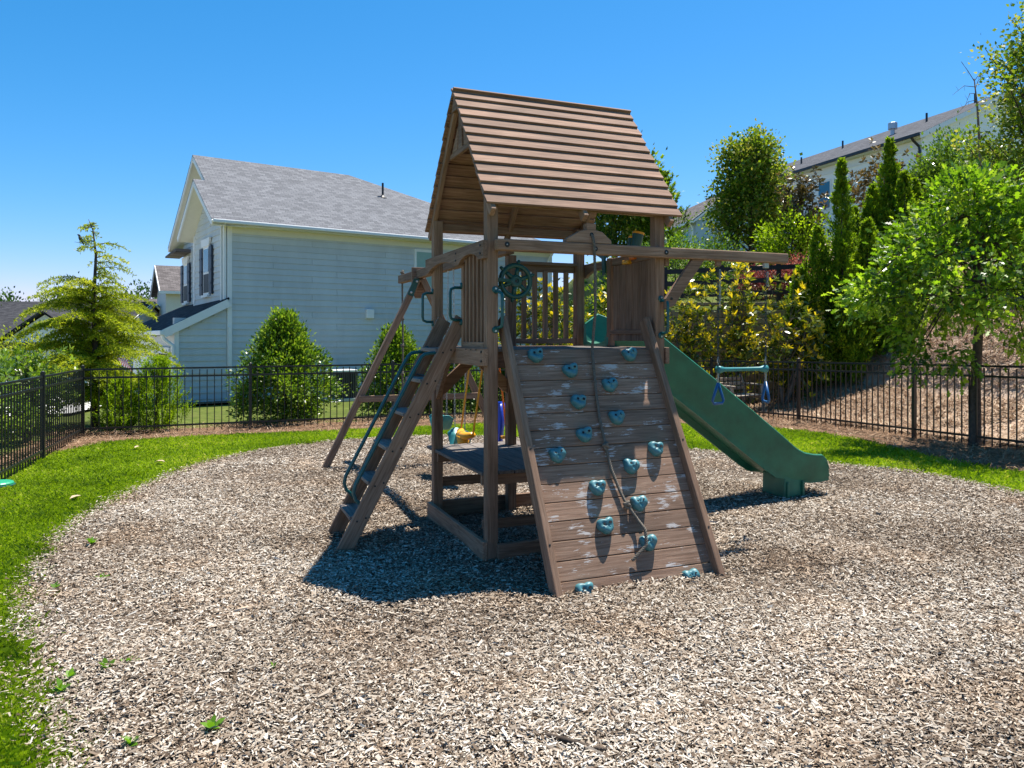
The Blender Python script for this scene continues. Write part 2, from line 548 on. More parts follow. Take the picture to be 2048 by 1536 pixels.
def sheet(name, xs, ys, zoff, mat):
    X, Y = np.meshgrid(xs, ys)
    Z = gz(X, Y) + zoff
    v = np.stack([X, Y, Z], -1).reshape(-1, 3)
    nx, ny = len(xs), len(ys)
    i = (np.arange(ny - 1)[:, None] * nx + np.arange(nx - 1)[None, :]).ravel()
    idx = np.stack([i, i + 1, i + nx + 1, i + nx], -1)
    return tag(link(name, raw_mesh(name, v, 4, idx, mat, None, True)), kind="structure")

M['earth'] = groundmat("earth_grass", [(.3, (.04, .06, .012)), (.52, (.09, .12, .02)), (.75, (.16, .13, .06))], 6, .3)
M['lawn'] = groundmat("lawn_soil", [(.3, (.08, .12, .008)), (.55, (.15, .22, .012)), (.8, (.22, .28, .02))], 45, .6, .02)
M['mulch'] = groundmat("mulch_base", [(.1, (.09, .06, .042)), (.45, (.19, .14, .10)), (.7, (.29, .225, .165)), (.95, (.42, .35, .28))], 95, 1.0, .02, 'voronoi', (1, 1.6, 1))
M['straw'] = groundmat("straw_base", [(.25, (.06, .033, .02)), (.5, (.19, .115, .07)), (.75, (.34, .23, .15))], 26, .9, .03)
M['strawhill'] = groundmat("sunlit_hill_straw_base", [(.25, (.20, .135, .095)), (.5, (.42, .31, .23)), (.75, (.60, .49, .39))], 22, .9, .03)  # paler than the bed straw: sunlight on the slope put into the colour
xs = grid_axis(-160, -14, 24, 190, .32, 9)
ys = grid_axis(-20, -2, 32, 260, .32, 9)
sheet("ground", xs, ys, -.03, M['earth'])

# nested beds around the playset, boundaries traced on the ground, polar about C0
C0 = np.array([.8, 7.2])
MUL = [(-1.83, 2.99), (-2.26, 3.47), (-2.64, 3.89), (-3.16, 4.69), (-3.69, 5.77), (-4.21, 7.36), (-4.36, 8.83), (-4.24, 10.9), (-3.72, 11.9), (-2.97, 12.7), (-1.53, 13.3), (-.21, 13.1), (1.2, 12.4), (2.71, 11.49), (3.19, 11.05), (4.38, 9.78), (4.99, 9.23), (5.21, 8.4), (5.4, 7.3), (5.6, 5.5), (5.0, 3), (3.5, .8), (1, -.3), (-.8, .6), (-1.5, 2)]
LAW = [(-6.0, 2.0), (-6.3, 6.5), (-6.53, 9.63), (-6.85, 11.4), (-6.75, 12.55), (-5.88, 13.1), (-4.69, 13.52), (-3.51, 13.9), (-2.49, 14.3), (-1.2, 14.8), (-.24, 15.1), (1.5, 15.3), (3.39, 14.8), (4.13, 14.45), (4.95, 13.75), (5.49, 12.5), (5.62, 11.08), (5.66, 10.28), (5.8, 9.35), (6.2, 8.6), (7.4, 6), (8, 2), (6, -3), (0, -4.5), (-5, -2)]
def polar(pts):
    p = np.array(pts) - C0
    a = np.arctan2(p[:, 1], p[:, 0]); r = np.hypot(p[:, 0], p[:, 1])
    o = np.argsort(a); a = a[o]; r = r[o]
    a = np.concatenate([a - 2 * np.pi, a, a + 2 * np.pi]); r = np.tile(r, 3)
    return a, r
PM = polar(MUL); PL = polar(LAW)
def rad(P, ang): return np.interp(ang, P[0], P[1])
def inside(P, x, y, grow=0.0):
    dx, dy = x - C0[0], y - C0[1]
    return np.hypot(dx, dy) < rad(P, np.arctan2(dy, dx)) + grow
def disc(name, P, zoff, mat, rings=40, na=220):
    ang = np.linspace(-np.pi, np.pi, na, endpoint=False)
    rr = rad(P, ang)
    rr = (rr + np.roll(rr, 1) + np.roll(rr, -1) + np.roll(rr, 2) + np.roll(rr, -2)) / 5
    fr = np.linspace(0.02, 1, rings)
    x = C0[0] + fr[:, None] * (rr * np.cos(ang))[None]; y = C0[1] + fr[:, None] * (rr * np.sin(ang))[None]
    v = np.stack([x, y, gz(x, y) + zoff], -1).reshape(-1, 3)
    I = []
    for k in range(rings - 1):
        a = k * na + np.arange(na); b = k * na + (np.arange(na) + 1) % na
        I.append(np.stack([a, b, b + na, a + na], -1))
    # centre fan as quads
    v = np.vstack([v, [[C0[0], C0[1], gzf(*C0) + zoff]]]); c = len(v) - 1
    a = np.arange(0, na, 2)
    I.append(np.stack([np.full_like(a, c), a, a + 1, (a + 2) % na], -1))
    return tag(link(name, raw_mesh(name, v, 4, np.concatenate(I), mat, None, True)), kind="structure")
# pine straw bed reaches to just past the fence
STR = [(-8.2, 13.9), (-7.6, 11.6), (-6.6, 8.2), (-6.1, 6), (-6.2, 2), (-6, -2), (-5.2, 14.9), (-2.5, 15.9), (.1, 16.7), (2.6, 17.3), (4.6, 17.3), (6.2, 14.9), (7.0, 12.3), (7.9, 9.7), (8.9, 7), (9.4, 2), (7, -4), (0, -5.2)]
PS = polar(STR)
disc("pine_straw_bed", PS, -.012, M['straw'], 60, 240)
disc("lawn", PL, .0, M['lawn'], 60, 240)
disc("mulch_bed", PM, .006, M['mulch'], 60, 240)
# hillside of straw, right of the fence
def hillside():
    a = np.arange(-9.0, 16.0, .3); d = np.arange(.35, 17, .3)
    T = np.array([-.329, .944])
    X = FP[0] + T[0] * a[:, None] + FN[0] * d[None]; Y = FP[1] + T[1] * a[:, None] + FN[1] * d[None]
    Z = gz(X, Y) + .03
    v = np.stack([X, Y, Z], -1).reshape(-1, 3)
    n = len(d)
    ok = ~((Y > wally(X) - .3) & (X < 9)) & (X > 5.4)
    i = (np.arange(len(a) - 1)[:, None] * n + np.arange(n - 1)[None]).ravel()
    idx = np.stack([i, i + n, i + n + 1, i + 1], -1)
    idx = idx[ok.ravel()[idx].all(1)]
    tag(link("hillside", raw_mesh("hillside", v, 4, idx, M['strawhill'], None, True)), kind="structure")
hillside()
def flat_sheet(name, pts, zoff, mat, n=24):
    p = [np.array(q, float) for q in pts]
    u = np.linspace(0, 1, n)
    A = p[0][None] + (p[1] - p[0])[None] * u[:, None]; B = p[3][None] + (p[2] - p[3])[None] * u[:, None]
    G = A[None] + (B - A)[None] * u[:, None, None]
    v = np.dstack([G, gz(G[..., 0], G[..., 1]) + zoff]).reshape(-1, 3)
    i = (np.arange(n - 1)[:, None] * n + np.arange(n - 1)[None]).ravel()
    return tag(link(name, raw_mesh(name, v, 4, np.stack([i, i + 1, i + n + 1, i + n], -1), mat, None, True)), kind="structure")
flat_sheet("driveway", [(-15.5, 15.5), (-10.4, 17.8), (-14.0, 31), (-19, 30)], .05, M['concrete'])
# ------------------------------------------------------------------ playset (local x = along front, y = to the back)
PT = R(22.2)
FW, FD, PW = 1.49, 1.43, .089
SET = thing("playset", "weathered brown wooden playset tower with pitched plank roof, rock wall, ladder and green slide", "playset", (-.162, 5.77, 0), PT)
def toworld(s, t, z=0):
    c, sn = math.cos(PT), math.sin(PT)
    return (-.162 + c * s - sn * t, 5.77 + sn * s + c * t, z)
WD = M['wood']
def bm1(name, p0, p1, w, h, mat=WD, up=(0, 0, 1), parent=SET, bev=.005):
    return MB().beam(p0, p1, w, h, up).build(name, mat, parent, bev)
# posts
for s, t, zt in ((0, 0, 2.79), (FW, 0, 2.79), (0, FD, 2.79), (FW, FD, 2.79), (.745, FD, 2.50)):
    bm1("post", (s, t, -.12), (s, t, zt), PW, PW, up=(0, 1, 0), bev=.007)
# deck beams and boards
for p0, p1 in (((-.064, -.06, 1.55), (-.064, FD + .06, 1.55)), ((FW + .064, -.06, 1.55), (FW + .064, FD + .06, 1.55)),
               ((-.04, FD + .064, 1.55), (FW + .04, FD + .064, 1.55)), ((.05, .064, 1.53), (FW - .05, .064, 1.53))):
    bm1("deck_beam", p0, p1, .038, .135)
nb = 10
for i in range(nb):
    t = -.02 + (i + .5) * (FD - .02) / nb
    bm1("deck_board", (-.04, t, 1.603), (FW + .04, t, 1.603), .134, .026, M['tablewood'], bev=.003)
# arched side rails
def arch_rail(s0, spans, tend):
    zt, zb = 2.437, 2.298
    poly = [(-.055, zt), (tend, zt), (tend, zb)]
    pts = []
    for a, b in spans:                      # from far to near
        k = 12
        for j in range(k + 1):
            x = b + (a - b) * j / k
            q = (j / k - .5) * 2
            h = .062 * max(0.0, math.cos(q * math.pi / 2)) ** .6
            pts.append((x, zb + h))
    poly += pts + [(-.055, zb)]
    MB().prism(poly, (s0, 0, 0), (0, 1, 0), (0, 0, 1), (.038, 0, 0)).build("arched_rail", WD, SET, .003)
arch_rail(-PW / 2 - .040, [(.66, 1.44), (.05, .54)], 1.54)
arch_rail(FW + PW / 2 + .002, [(.84, 1.38), (.06, .70)], 1.54)
for t in (0.0, .60):
    for z in (2.40, 2.34):
        MB().lathe([(.008, 0), (.009, .006)], (-.086, t, z), (-1, 0, 0), 8).build("bolt", M['darkbolt'], SET)
for t in (-.02,):
    for z in (1.59, 1.52):
        MB().lathe([(.010, 0), (.010, .006)], (-.084, t, z), (-1, 0, 0), 8).build("bolt", M['darkbolt'], SET)
for t in (.10, .22, .34):
    MB().lathe([(.006, 0), (.006, .004)], (-.084, t, 1.605), (-1, 0, 0), 6).build("bolt", M['darkbolt'], SET)
# left slatted panel beside the ladder
bm1("panel_post", (-.01, .575, 1.62), (-.01, .575, 2.33), .06, .05, up=(0, 1, 0))
bm1("panel_rail", (-.015, .05, 1.64), (-.015, .55, 1.64), .06, .05)
for i in range(5):
    t = .10 + i * .092
    bm1("panel_slat", (-.012, t, 1.665), (-.012, t, 2.40), .065, .026, up=(0, 1, 0), bev=.003)
MB().box((.035, .31, 2.0), (.012, .50, .70)).build("panel_back", WD, SET)
# right panel beside the slide
bm1("panel_post", (FW, .78, 1.62), (FW, .78, 2.44), .05, .07, up=(0, 1, 0))
for i in range(6):
    t = .10 + i * .113
    bm1("panel_slat", (FW + .0, t, 1.67), (FW + .0, t, 2.36), .02, .108, up=(0, 1, 0), bev=.003)
bm1("panel_rail", (FW - .022, .06, 1.75), (FW - .022, .74, 1.75), .02, .04)
bm1("panel_rail", (FW, .06, 2.40), (FW, .74, 2.40), .03, .07)
# back railing between middle post and far right post
bm1("railing", (.79, FD, 2.43), (FW - .045, FD, 2.43), .10, .03)
bm1("railing", (.79, FD + .02, 2.385), (FW - .045, FD + .02, 2.385), .035, .07)
bm1("railing", (.79, FD, 1.665), (FW - .045, FD, 1.665), .05, .05)
for i in range(5):
    s = .885 + i * .115
    bm1("baluster", (s, FD, 1.69), (s, FD, 2.36), .045, .035, up=(0, 1, 0), bev=.003)
# front beam carrying the trapeze, with its brace
bm1("front_beam", (.005, -.092, 2.40), (2.77, -.092, 2.40), .086, .086, bev=.009)
for s in (.08, .83, FW + .0):
    MB().lathe([(.019, 0), (.021, .004), (.010, .005), (.010, .002)], (s, -.1345, 2.40), (0, -1, 0), 14).build("bolt", M['darkbolt'], SET)
    MB().lathe([(.006, 0), (.006, .005), (.003, .007)], (s, -.136, 2.40), (0, -1, 0), 10).build("bolt", M['chain'], SET)
MB().prism([(1.50, 1.93), (1.585, 1.965), (1.89, 2.357), (1.765, 2.357), (1.50, 2.02)], (0, -.112, 0), (1, 0, 0), (0, 0, 1), (0, .038, 0)).build("brace", WD, SET, .004)
MB().lathe([(.011, 0), (.011, .008)], (1.555, -.113, 2.02), (0, -1, 0), 10).build("bolt", M['darkbolt'], SET)
# knee braces under the deck
MB().prism([(1.38, 1.12), (1.38, 1.26), (1.16, 1.483), (1.02, 1.483), (1.33, 1.16)], (-.03, 0, 0), (0, 1, 0), (0, 0, 1), (.038, 0, 0)).build("brace", WD, SET, .004)
MB().prism([(.05, 1.16), (.05, 1.30), (.26, 1.483), (.40, 1.483), (.09, 1.18)], (0, FD - .02, 0), (1, 0, 0), (0, 0, 1), (0, .038, 0)).build("brace", WD, SET, .004)
MB().prism([(.70, 1.16), (.70, 1.30), (.49, 1.483), (.35, 1.483), (.66, 1.18)], (0, FD - .02, 0), (1, 0, 0), (0, 0, 1), (0, .038, 0)).build("brace", WD, SET, .004)
# picnic table under the deck
for i in range(7):
    s = .03 + i * .139
    bm1("table_board", (s, .10, .642), (s, 1.66, .642), .133, .028, M['tablewood'], bev=.004)
for t in (.16, 1.36):
    bm1("table_support", (-.02, t, .585), (1.40, t, .585), .04, .085)
bm1("cross_rail", (.04, FD, .345), (.71, FD, .345), .04, .085)
bm1("cross_rail", (.78, FD, .345), (FW - .04, FD, .345), .04, .085)
bm1("cross_rail", (.04, .30, .20), (.71, .30, .20), .04, .08)
# sandbox boards
for p0, p1 in (((-.065, -.05, .07), (-.065, FD + .05, .07)), ((FW + .065, -.05, .07), (FW + .065, FD + .05, .07)),
               ((.03, -.065, .05), (FW, -.065, .05)), ((-.04, FD + .065, .07), (FW + .04, FD + .065, .07))):
    bm1("sandbox_board", p0, p1, .038, .17)
# roof: lapped planks on both slopes, rafters, gable fan
RE, RR, ZE, ZR = -.12, .715, 2.698, 3.797
roof = link("roof", MB().beam((-.075, RR, ZR - .03), (1.645, RR, ZR - .03), .03, .05).mesh("roof", M['roofwood']), SET)
sl = V3((0, RR - RE, ZR - ZE)); SLEN = sl.length; sl.normalize()
for side in (0, 1):
    d = sl if side == 0 else V3((0, -sl.y, sl.z))
    base = V3((0, RE, ZE)) if side == 0 else V3((0, 2 * RR - RE, ZE))
    nn = V3((0, -d.z, d.y)) if side == 0 else V3((0, d.z, -d.y)) * -1
    if nn.z < 0: nn = -nn
    NC = 12; ex = SLEN / NC
    for i in range(NC):
        dn = (d * math.cos(R(9)) - nn * math.sin(R(9)))
        up = (nn * math.cos(R(9)) + d * math.sin(R(9)))
        w = ex + .03
        j = random.uniform(-.004, .004)
        c = base + d * (i * ex) + dn * (w / 2) + up * .012
        b = MB()
        b.beam(c + V3((-.082 + j, 0, 0)), c + V3((1.652 + j, 0, 0)), w, .019, up)
        b.build("roof_plank", M['roofwood'], roof, .003)
    for s in (-.03, .745, FW + .05):
        off = nn * -.035
        bm1("rafter", base + off + d * -.05 + V3((s, 0, 0)), base + off + d * (SLEN - .02) + V3((s, 0, 0)), .04, .075, up=tuple(nn), parent=roof)
MB().prism([(RR - .07, 3.62), (RR + .07, 3.62), (RR + .01, 3.76), (RR - .01, 3.76)], (-.065, 0, 0), (0, 1, 0), (0, 0, 1), (.03, 0, 0)).build("gable_cap", WD, roof, .003)
for g0 in (-.012, FW + .02):
    MB().prism([(RR - .30, 3.27), (RR + .30, 3.27), (RR + .28, 3.31), (RR + .05, 3.315), (RR + .04, 3.60), (RR - .04, 3.60), (RR - .05, 3.315), (RR - .28, 3.31)], (g0, 0, 0), (0, 1, 0), (0, 0, 1), (.028, 0, 0)).build("gable_fan", WD, roof, .003)
    MB().prism([(RR - .24, 3.318), (RR - .09, 3.318), (RR - .065, 3.52)], (g0 + .004, 0, 0), (0, 1, 0), (0, 0, 1), (.028, 0, 0)).build("gable_fan", WD, roof, .003)
    MB().prism([(RR + .24, 3.318), (RR + .09, 3.318), (RR + .065, 3.52)], (g0 + .004, 0, 0), (0, 1, 0), (0, 0, 1), (.028, 0, 0)).build("gable_fan", WD, roof, .003)
# eave plates
bm1("eave_plate", (.0, -.02, 2.74), (FW, -.02, 2.74), .03, .07)
bm1("eave_plate", (.0, FD + .02, 2.74), (FW, FD + .02, 2.74), .03, .07)
# ---- rock wall
rw0 = V3((0, -.075, 1.61)); rw1 = V3((0, -.95, -.03))
rd = (rw1 - rw0).normalized(); RL = (rw1 - rw0).length
rn = V3((0, rd.z, -rd.y))
if rn.y > 0: rn = -rn
def wp(s, d, h=0): return V3((s, 0, 0)) + rw0 + rd * d + rn * h
rock = link("rock_wall", MB().beam(wp(.745, 0, -.06), wp(.745, RL - .05, -.06), .06, .06, rn).mesh("rock_wall", WD), SET)
for i in range(14):
    d = i * .1338 + .0655
    o = MB().beam(wp(.125, d, -.018 + random.uniform(-.002, .002)), wp(1.365, d, -.018), .129, .034, rn).build("wall_plank", M['rockwood'], rock, .004)
for s in (.105, 1.385):
    bm1("stringer", wp(s, -.26, .012), wp(s, RL + .09, .012), .052, .105, up=tuple(rn), parent=rock, bev=.006)
for s in (.105, 1.385):
    for d in (.82, 1.5):
        MB().lathe([(.008, 0), (.008, .003), (.004, .004)], wp(s, d, .0645), tuple(rn), 10).build("bolt", M['darkbolt'], rock)
# climbing holds: knobbly three-cornered grips
def hold_mesh(seed):
    rr = random.Random(seed)
    n, m = 28, 6
    vs = []; fs = []
    ph = rr.uniform(0, 6.28)
    for j in range(m + 1):
        q = j / m
        for i in range(n):
            a = 2 * math.pi * i / n
            ears = .20 * math.exp(-((a - .75) / .42) ** 2) + .20 * math.exp(-((a - 2.39) / .42) ** 2) + .10 * math.exp(-((a - 4.71) / .5) ** 2)
            notch = .20 * math.exp(-((a - 1.57) / .30) ** 2)
            wob = .04 * math.sin(3 * a + ph) + .03 * math.sin(5 * a + ph * 2)
            r0 = .052 * (.98 + ears - notch + wob)
            prof = (1.0, 1.06, 1.05, .97, .80, .48, .0)[j]
            h = (.0, .012, .028, .042, .052, .054, .046)[j]
            h *= 1 + .12 * math.sin(2 * a + ph)
            vs.append((r0 * prof * math.cos(a) * 1.12, -h, r0 * prof * math.sin(a)))
    for j in range(m):
        for i in range(n):
            a = j * n + i; b = j * n + (i + 1) % n
            fs.append((a, b, b + n, a + n))
    b = MB(); b._add(vs, fs)
    return b.mesh("climbing_hold", M['hold'], True)
hole_b = MB().lathe([(.0085, 0), (.0095, .003)], (-.024, -.0555, .008), (0, -1, 0), 12)
hole_m = hole_b.mesh("bolt_hole", M['holdhole'])
hole_m2 = MB().lathe([(.0095, 0), (.0105, .003)], (.026, -.0560, .010), (0, -1, 0), 12).mesh("bolt_hole", M['holdhole'])
HM = [hold_mesh(k) for k in range(4)]
HOLDS = [(.324, .05), (1.155, .049), (.591, .183), (.902, .312), (.594, .446), (.889, .585), (.582, .71), (.328, .852), (1.153, .854), (.901, .976), (.584, 1.114), (.89, 1.255), (.579, 1.39), (.885, 1.539), (.312, 1.80), (1.155, 1.81)]
tilt = math.atan2(-rn.z, -rn.y)    # lean of the wall
for i, (s, d) in enumerate(HOLDS):
    o = link("climbing_hold", HM[i % 4], rock, wp(s, d + .012, -.001), (-math.atan2(rn.z, -rn.y), random.uniform(-.25, .25), 0))
    link("bolt_hole", hole_m, o); link("bolt_hole", hole_m2, o)
# ---- ladder
lad0 = V3((-1.03, 0, -.04)); lad1 = V3((-.02, 0, 1.86))
ld = (lad1 - lad0).normalized(); LLn = (lad1 - lad0).length
ln = V3((-ld.z, 0, ld.x))
ladder = link("ladder", MB().tube([lad0 + V3((0, .66, 0)) + ld * 1.60, lad0 + V3((0, 1.11, 0)) + ld * 1.60], .008, 6).mesh("ladder", M['darkbolt']), SET)
for t in (.63, 1.135):
    bm1("stringer", lad0 + V3((0, t, 0)), lad1 + V3((0, t, 0)), .036, .125, up=tuple(ln), parent=ladder, bev=.007)
for k, z in enumerate((.26, .53, .80, 1.07, 1.34, 1.595)):
    q = (z + .04) / ld.z
    c = lad0 + ld * q
    o = MB().box((c.x - .01, .8825, z), (.155, .47, .032)).build("tread", M['treadwood'], ladder, .005)
    if k < 6:
        for t in (.609,):
            for dd in (-.035, .035):
                p = lad0 + ld * q + V3((dd, t, dd * .3 - .01))
                MB().lathe([(.008, 0), (.008, .004)], p, (0, -1, 0), 8).build("bolt", M['darkbolt'], ladder)
for t in (.665, 1.10):
    a = lad0 + V3((0, t, 0))
    pts = [a + ld * 1.86 + ln * .03]
    for q in (0, 30, 60, 90):
        pts.append(a + ld * (1.80 - .09 * (1 - math.cos(R(q))) * 0 - .09 * (q / 90.0)) + ln * (.05 + .10 * math.sin(R(q))))
    pts.append(a + ld * 1.6 + ln * .155)
    pts.append(a + ld * .55 + ln * .155)
    for q in (30, 60, 90):
        pts.append(a + ld * (.55 - .12 * math.sin(R(q))) + ln * (.155 - .12 * (1 - math.cos(R(q)))))
    pts.append(a + ld * .415 + ln * .0)
    MB().tube(pts, .0155, 10).build("handrail", M['teal'], ladder, 0, True)
# grab handles
def grab(p, axis, out, hgt, outd):
    p = V3(p); out = V3(out)
    pts = [p + V3((0, 0, hgt / 2)), p + out * (outd * .6) + V3((0, 0, hgt / 2)), p + out * outd * .93 + V3((0, 0, hgt / 2 - .014)), p + out * outd + V3((0, 0, hgt / 2 - .045)),
           p + out * outd + V3((0, 0, -hgt / 2 + .045)), p + out * outd * .93 + V3((0, 0, -hgt / 2 + .014)), p + out * (outd * .6) + V3((0, 0, -hgt / 2)), p + V3((0, 0, -hgt / 2))]
    o = MB().tube(pts, .0125, 10).build("grab_handle", M['teal'], SET, 0, True)
    ax = V3(axis)
    for sg in (1, -1):
        MB().lathe([(.026, 0), (.026, .010), (.018, .016)], p + V3((0, 0, sg * (hgt / 2 + .018))) - ax * .002, axis, 14).build("flange", M['teal'], o)
        MB().lathe([(.008, 0), (.008, .005)], p + V3((0, 0, sg * (hgt / 2 + .026))) + ax * .0145, axis, 8).build("bolt", M['bolt'], o)
grab((-.0445, FD - .01, 1.98), (-1, 0, 0), (-1, 0, 0), .27, .10)
grab((-.04, .585, 1.98), (-1, 0, 0), (-1, 0, 0), .27, .10)
grab((.018, -.0445, 1.91), (0, -1, 0), (.45, -1, 0), .27, .07)
grab((FW + .005, -.0445, 1.87), (0, -1, 0), (.35, -1, 0), .27, .07)
# ---- slide
path = [(1.46, 1.640), (1.56, 1.632), (1.66, 1.60), (1.78, 1.525), (2.10, 1.305), (2.5, 1.03), (2.9, .745), (3.2, .53), (3.36, .415), (3.5, .325), (3.62, .265), (3.76, .222), (3.92, .205), (4.06, .208), (4.13, .215), (4.16, .222)]
def slide_sec(k):
    h = .31 if k < len(path) - 8 else .31 - .085 * ((k - (len(path) - 8)) / 7)
    if k == 0: h = .20
    if k == len(path) - 2: h *= .86
    if k == len(path) - 1: h *= .55
    lo = -.09 if k < len(path) - 6 else -.045
    o = .25
    return [(-o - .012, h - .035), (-o - .012, h - .008), (-o + .004, h + .004), (-o + .022, h - .004), (-o + .045, .10), (-.17, .028), (-.08, .006), (0, 0), (.08, .006), (.17, .028), (o - .045, .10), (o - .022, h - .004), (o - .004, h + .004), (o + .012, h - .008), (o + .012, h - .035),
            (o, h - .05), (o - .004, .0), (o - .022, -.018), (o - .02, lo), (o - .045, lo), (.18, -.03), (0, -.03), (-.18, -.03), (-o + .045, lo), (-o + .02, lo), (-o + .022, -.018), (-o + .004, .0), (-o, h - .05)]
def slide():
    vs = []; fs = []
    n = len(slide_sec(0))
    for k, (s, z) in enumerate(path):
        a = path[max(k - 1, 0)]; b = path[min(k + 1, len(path) - 1)]
        d = V3((b[0] - a[0], 0, b[1] - a[1])).normalized(); nrm = V3((-d.z, 0, d.x))
        for w, h in slide_sec(k):
            vs.append(V3((s, 1.03 + w, z)) + nrm * h)
    for k in range(len(path) - 1):
        for i in range(n):
            a = k * n + i; b = k * n + (i + 1) % n
            fs.append((a, b, b + n, a + n))
    fs.append(tuple(range(n))); fs.append(tuple(range((len(path) - 1) * n, len(path) * n)))
    b = MB(); b._add(vs, fs)
    o = b.build("slide", M['slide'], SET, 0, True)
    m = o.modifiers.new("edge", 'EDGE_SPLIT'); m.split_angle = R(50)
    # foot
    MB().prism([(3.56, -.05), (3.84, -.05), (3.84, .19), (3.70, .215), (3.57, .26)], (0, .80, 0), (1, 0, 0), (0, 0, 1), (0, .34, 0)).build("slide_foot", M['slide'], o, .012, False, 3)
    for s in (3.60, 3.80):
        MB().beam((s, .79, -.04), (s, .79, .19), .03, .03, (0, 1, 0)).build("foot_rib", M['slide'], o, .006)
    # entry bracket
    MB().prism([(1.30, 2.33), (1.36, 2.33), (1.42, 2.44), (1.39, 2.50), (1.33, 2.45)], (1.43, 0, 0), (0, 0, 1), (0, 1, 0), (.02, 0, 0)) if False else None
slide()
MB().prism([(.80, 2.30), (.86, 2.28), (.87, 2.44), (1.0, 2.50), (.97, 2.53), (.82, 2.47)], (FW - .05, 0, 0), (0, 1, 0), (0, 0, 1), (.02, 0, 0)).build("rail_bracket", M['green'], SET, .003)
# ---- ship's wheel
wheel = MB()
wc = V3((.275, .17, 2.15))
wheel.torus(wc, (0, 1, 0), .126, .021, 32, 8)
for k in range(6):
    a = R(60 * k + 20)
    e = V3((math.cos(a), 0, math.sin(a)))
    wheel.tube([wc + e * .03, wc + e * .12], [.021, .016], 8)
    wheel.tube([wc + e * .135, wc + e * .156, wc + e * .172], [.016, .015, .010], 8)
wo = wheel.build("steering_wheel", M['green'], SET, 0, True)
MB().lathe([(.050, -.015), (.053, -.004), (.050, .018), (.036, .026), (.020, .026), (.018, .014)], wc, (0, -1, 0), 20).build("hub", M['green'], wo, 0)
MB().lathe([(.010, 0), (.010, .004)], wc + V3((0, -.011, 0)), (0, -1, 0), 8).build("bolt", M['darkbolt'], wo)
MB().beam(wc + V3((0, .03, 0)), (.02, .035, 2.15), .03, .03).build("wheel_bracket", M['green'], wo, .004)
# ---- binoculars on the right rail
bi = MB()
bo = None
for dt, r, h in ((.47, .040, .135), (.39, .050, .165)):
    p = V3((FW + .02, dt, 2.455)); ax = V3((.20, -.05, 1)).normalized()
    o = MB().lathe([(r * .78, 0), (r * .95, h * .6), (r, h)], p, ax, 18).build("binoculars" if bo is None else "barrel", M['green'], SET if bo is None else bo, 0, False)
    if bo is None: bo = o
    MB().lathe([(r * 1.02, 0), (r * 1.07, .004), (r * 1.07, .018), (r * .8, .020)], p + ax * h, ax, 18).build("eyepiece_ring", M['yellow'], bo)
MB().box((FW - .03, .44, 2.37), (.05, .10, .035)).build("clamp", M['yellow'], bo, .01)
MB().box((FW - .03, .34, 2.40), (.045, .08, .03)).build("clamp", M['orange'], bo, .01)
# ---- rope block on the front beam
MB().prism([(.58, 2.445), (.98, 2.445), (.98, 2.47), (.90, 2.535), (.84, 2.55), (.84, 2.60), (.76, 2.60), (.76, 2.55), (.70, 2.535), (.58, 2.47)], (0, -.13, 0), (1, 0, 0), (0, 0, 1), (0, .07, 0)).build("rope_block", WD, SET, .004)
MB().lathe([(.017, 0), (.017, .002)], (.80, -.1305, 2.51), (0, -1, 0), 14).build("rope_hole", M['holdhole'], SET)
# ---- swing beam and A frame
SB = .70
bm1("swing_beam", (SB, FD - .10, 2.565), (SB, 5.69, 2.565), .089, .118, bev=.009)
AT = 4.60
for sg in (-1, 1):
    bm1("swing_leg", (SB + sg * 1.32, AT, -.10), (SB + sg * .03, AT, 2.50), .085, .085, up=(0, 1, 0), bev=.008)
bm1("swing_brace", (SB - .84, AT - .06, .89), (SB + .84, AT - .06, .89), .038, .085)
MB().prism([(SB - .10, 2.66), (SB + .10, 2.66), (SB + .10, 2.34), (SB + .05, 2.24), (SB - .05, 2.24), (SB - .10, 2.34)], (0, AT + .05, 0), (1, 0, 0), (0, 0, 1), (0, .04, 0)).build("frame_plate", WD, SET, .004)
MB().prism([(SB - .10, 2.50), (SB - .02, 2.50), (SB - .11, 2.25), (SB - .19, 2.28)], (0, AT - .055, 0), (1, 0, 0), (0, 0, 1), (0, .008, 0)).build("leg_bracket", M['green'], SET, .002)
for q in ((SB - .06, 2.46), (SB - .14, 2.31)):
    MB().lathe([(.016, 0), (.016, .006), (.008, .010)], (q[0], AT - .056, q[1]), (0, -1, 0), 10).build("bolt", M['bolt'], SET)

# ------------------------------------------------------------------ swings and ropes (each hangs: a thing of its own)
def chain(p0, p1, link_l=.034, wire=.0042):
    p0 = V3(p0); p1 = V3(p1); L = (p1 - p0).length; d = (p1 - p0).normalized()
    n = max(2, int(L / (link_l * .78)))
    b = MB()
    for i in range(n):
        c = p0 + d * (L * (i + .5) / n)
        a = V3((1, 0, 0)) if i % 2 else V3((0, 1, 0))
        a = (a - d * a.dot(d)).normalized()
        x = d.cross(a)
        pts = []
        vs = []; fs = []
        m = 10
        for k in range(m):
            A = 2 * math.pi * k / m
            dirv = x * math.cos(A) * .42 + d * math.sin(A)
            q = c + dirv * (link_l * .5)
            nv = (x * math.cos(A) + d * math.sin(A))
            for w in range(4):
                B = math.pi / 2 * w + .785
                vs.append(q + nv * (wire * math.cos(B)) + a * (wire * math.sin(B)))
        for k in range(m):
            for w in range(4):
                fs.append((k * 4 + w, k * 4 + (w + 1) % 4, ((k + 1) % m) * 4 + (w + 1) % 4, ((k + 1) % m) * 4 + w))
        b._add(vs, fs)
    return b
def hang(name, label, cat, s, t, z, group=None):
    return thing(name, label, cat, toworld(s, t, z), PT, group)
ZB = 2.505
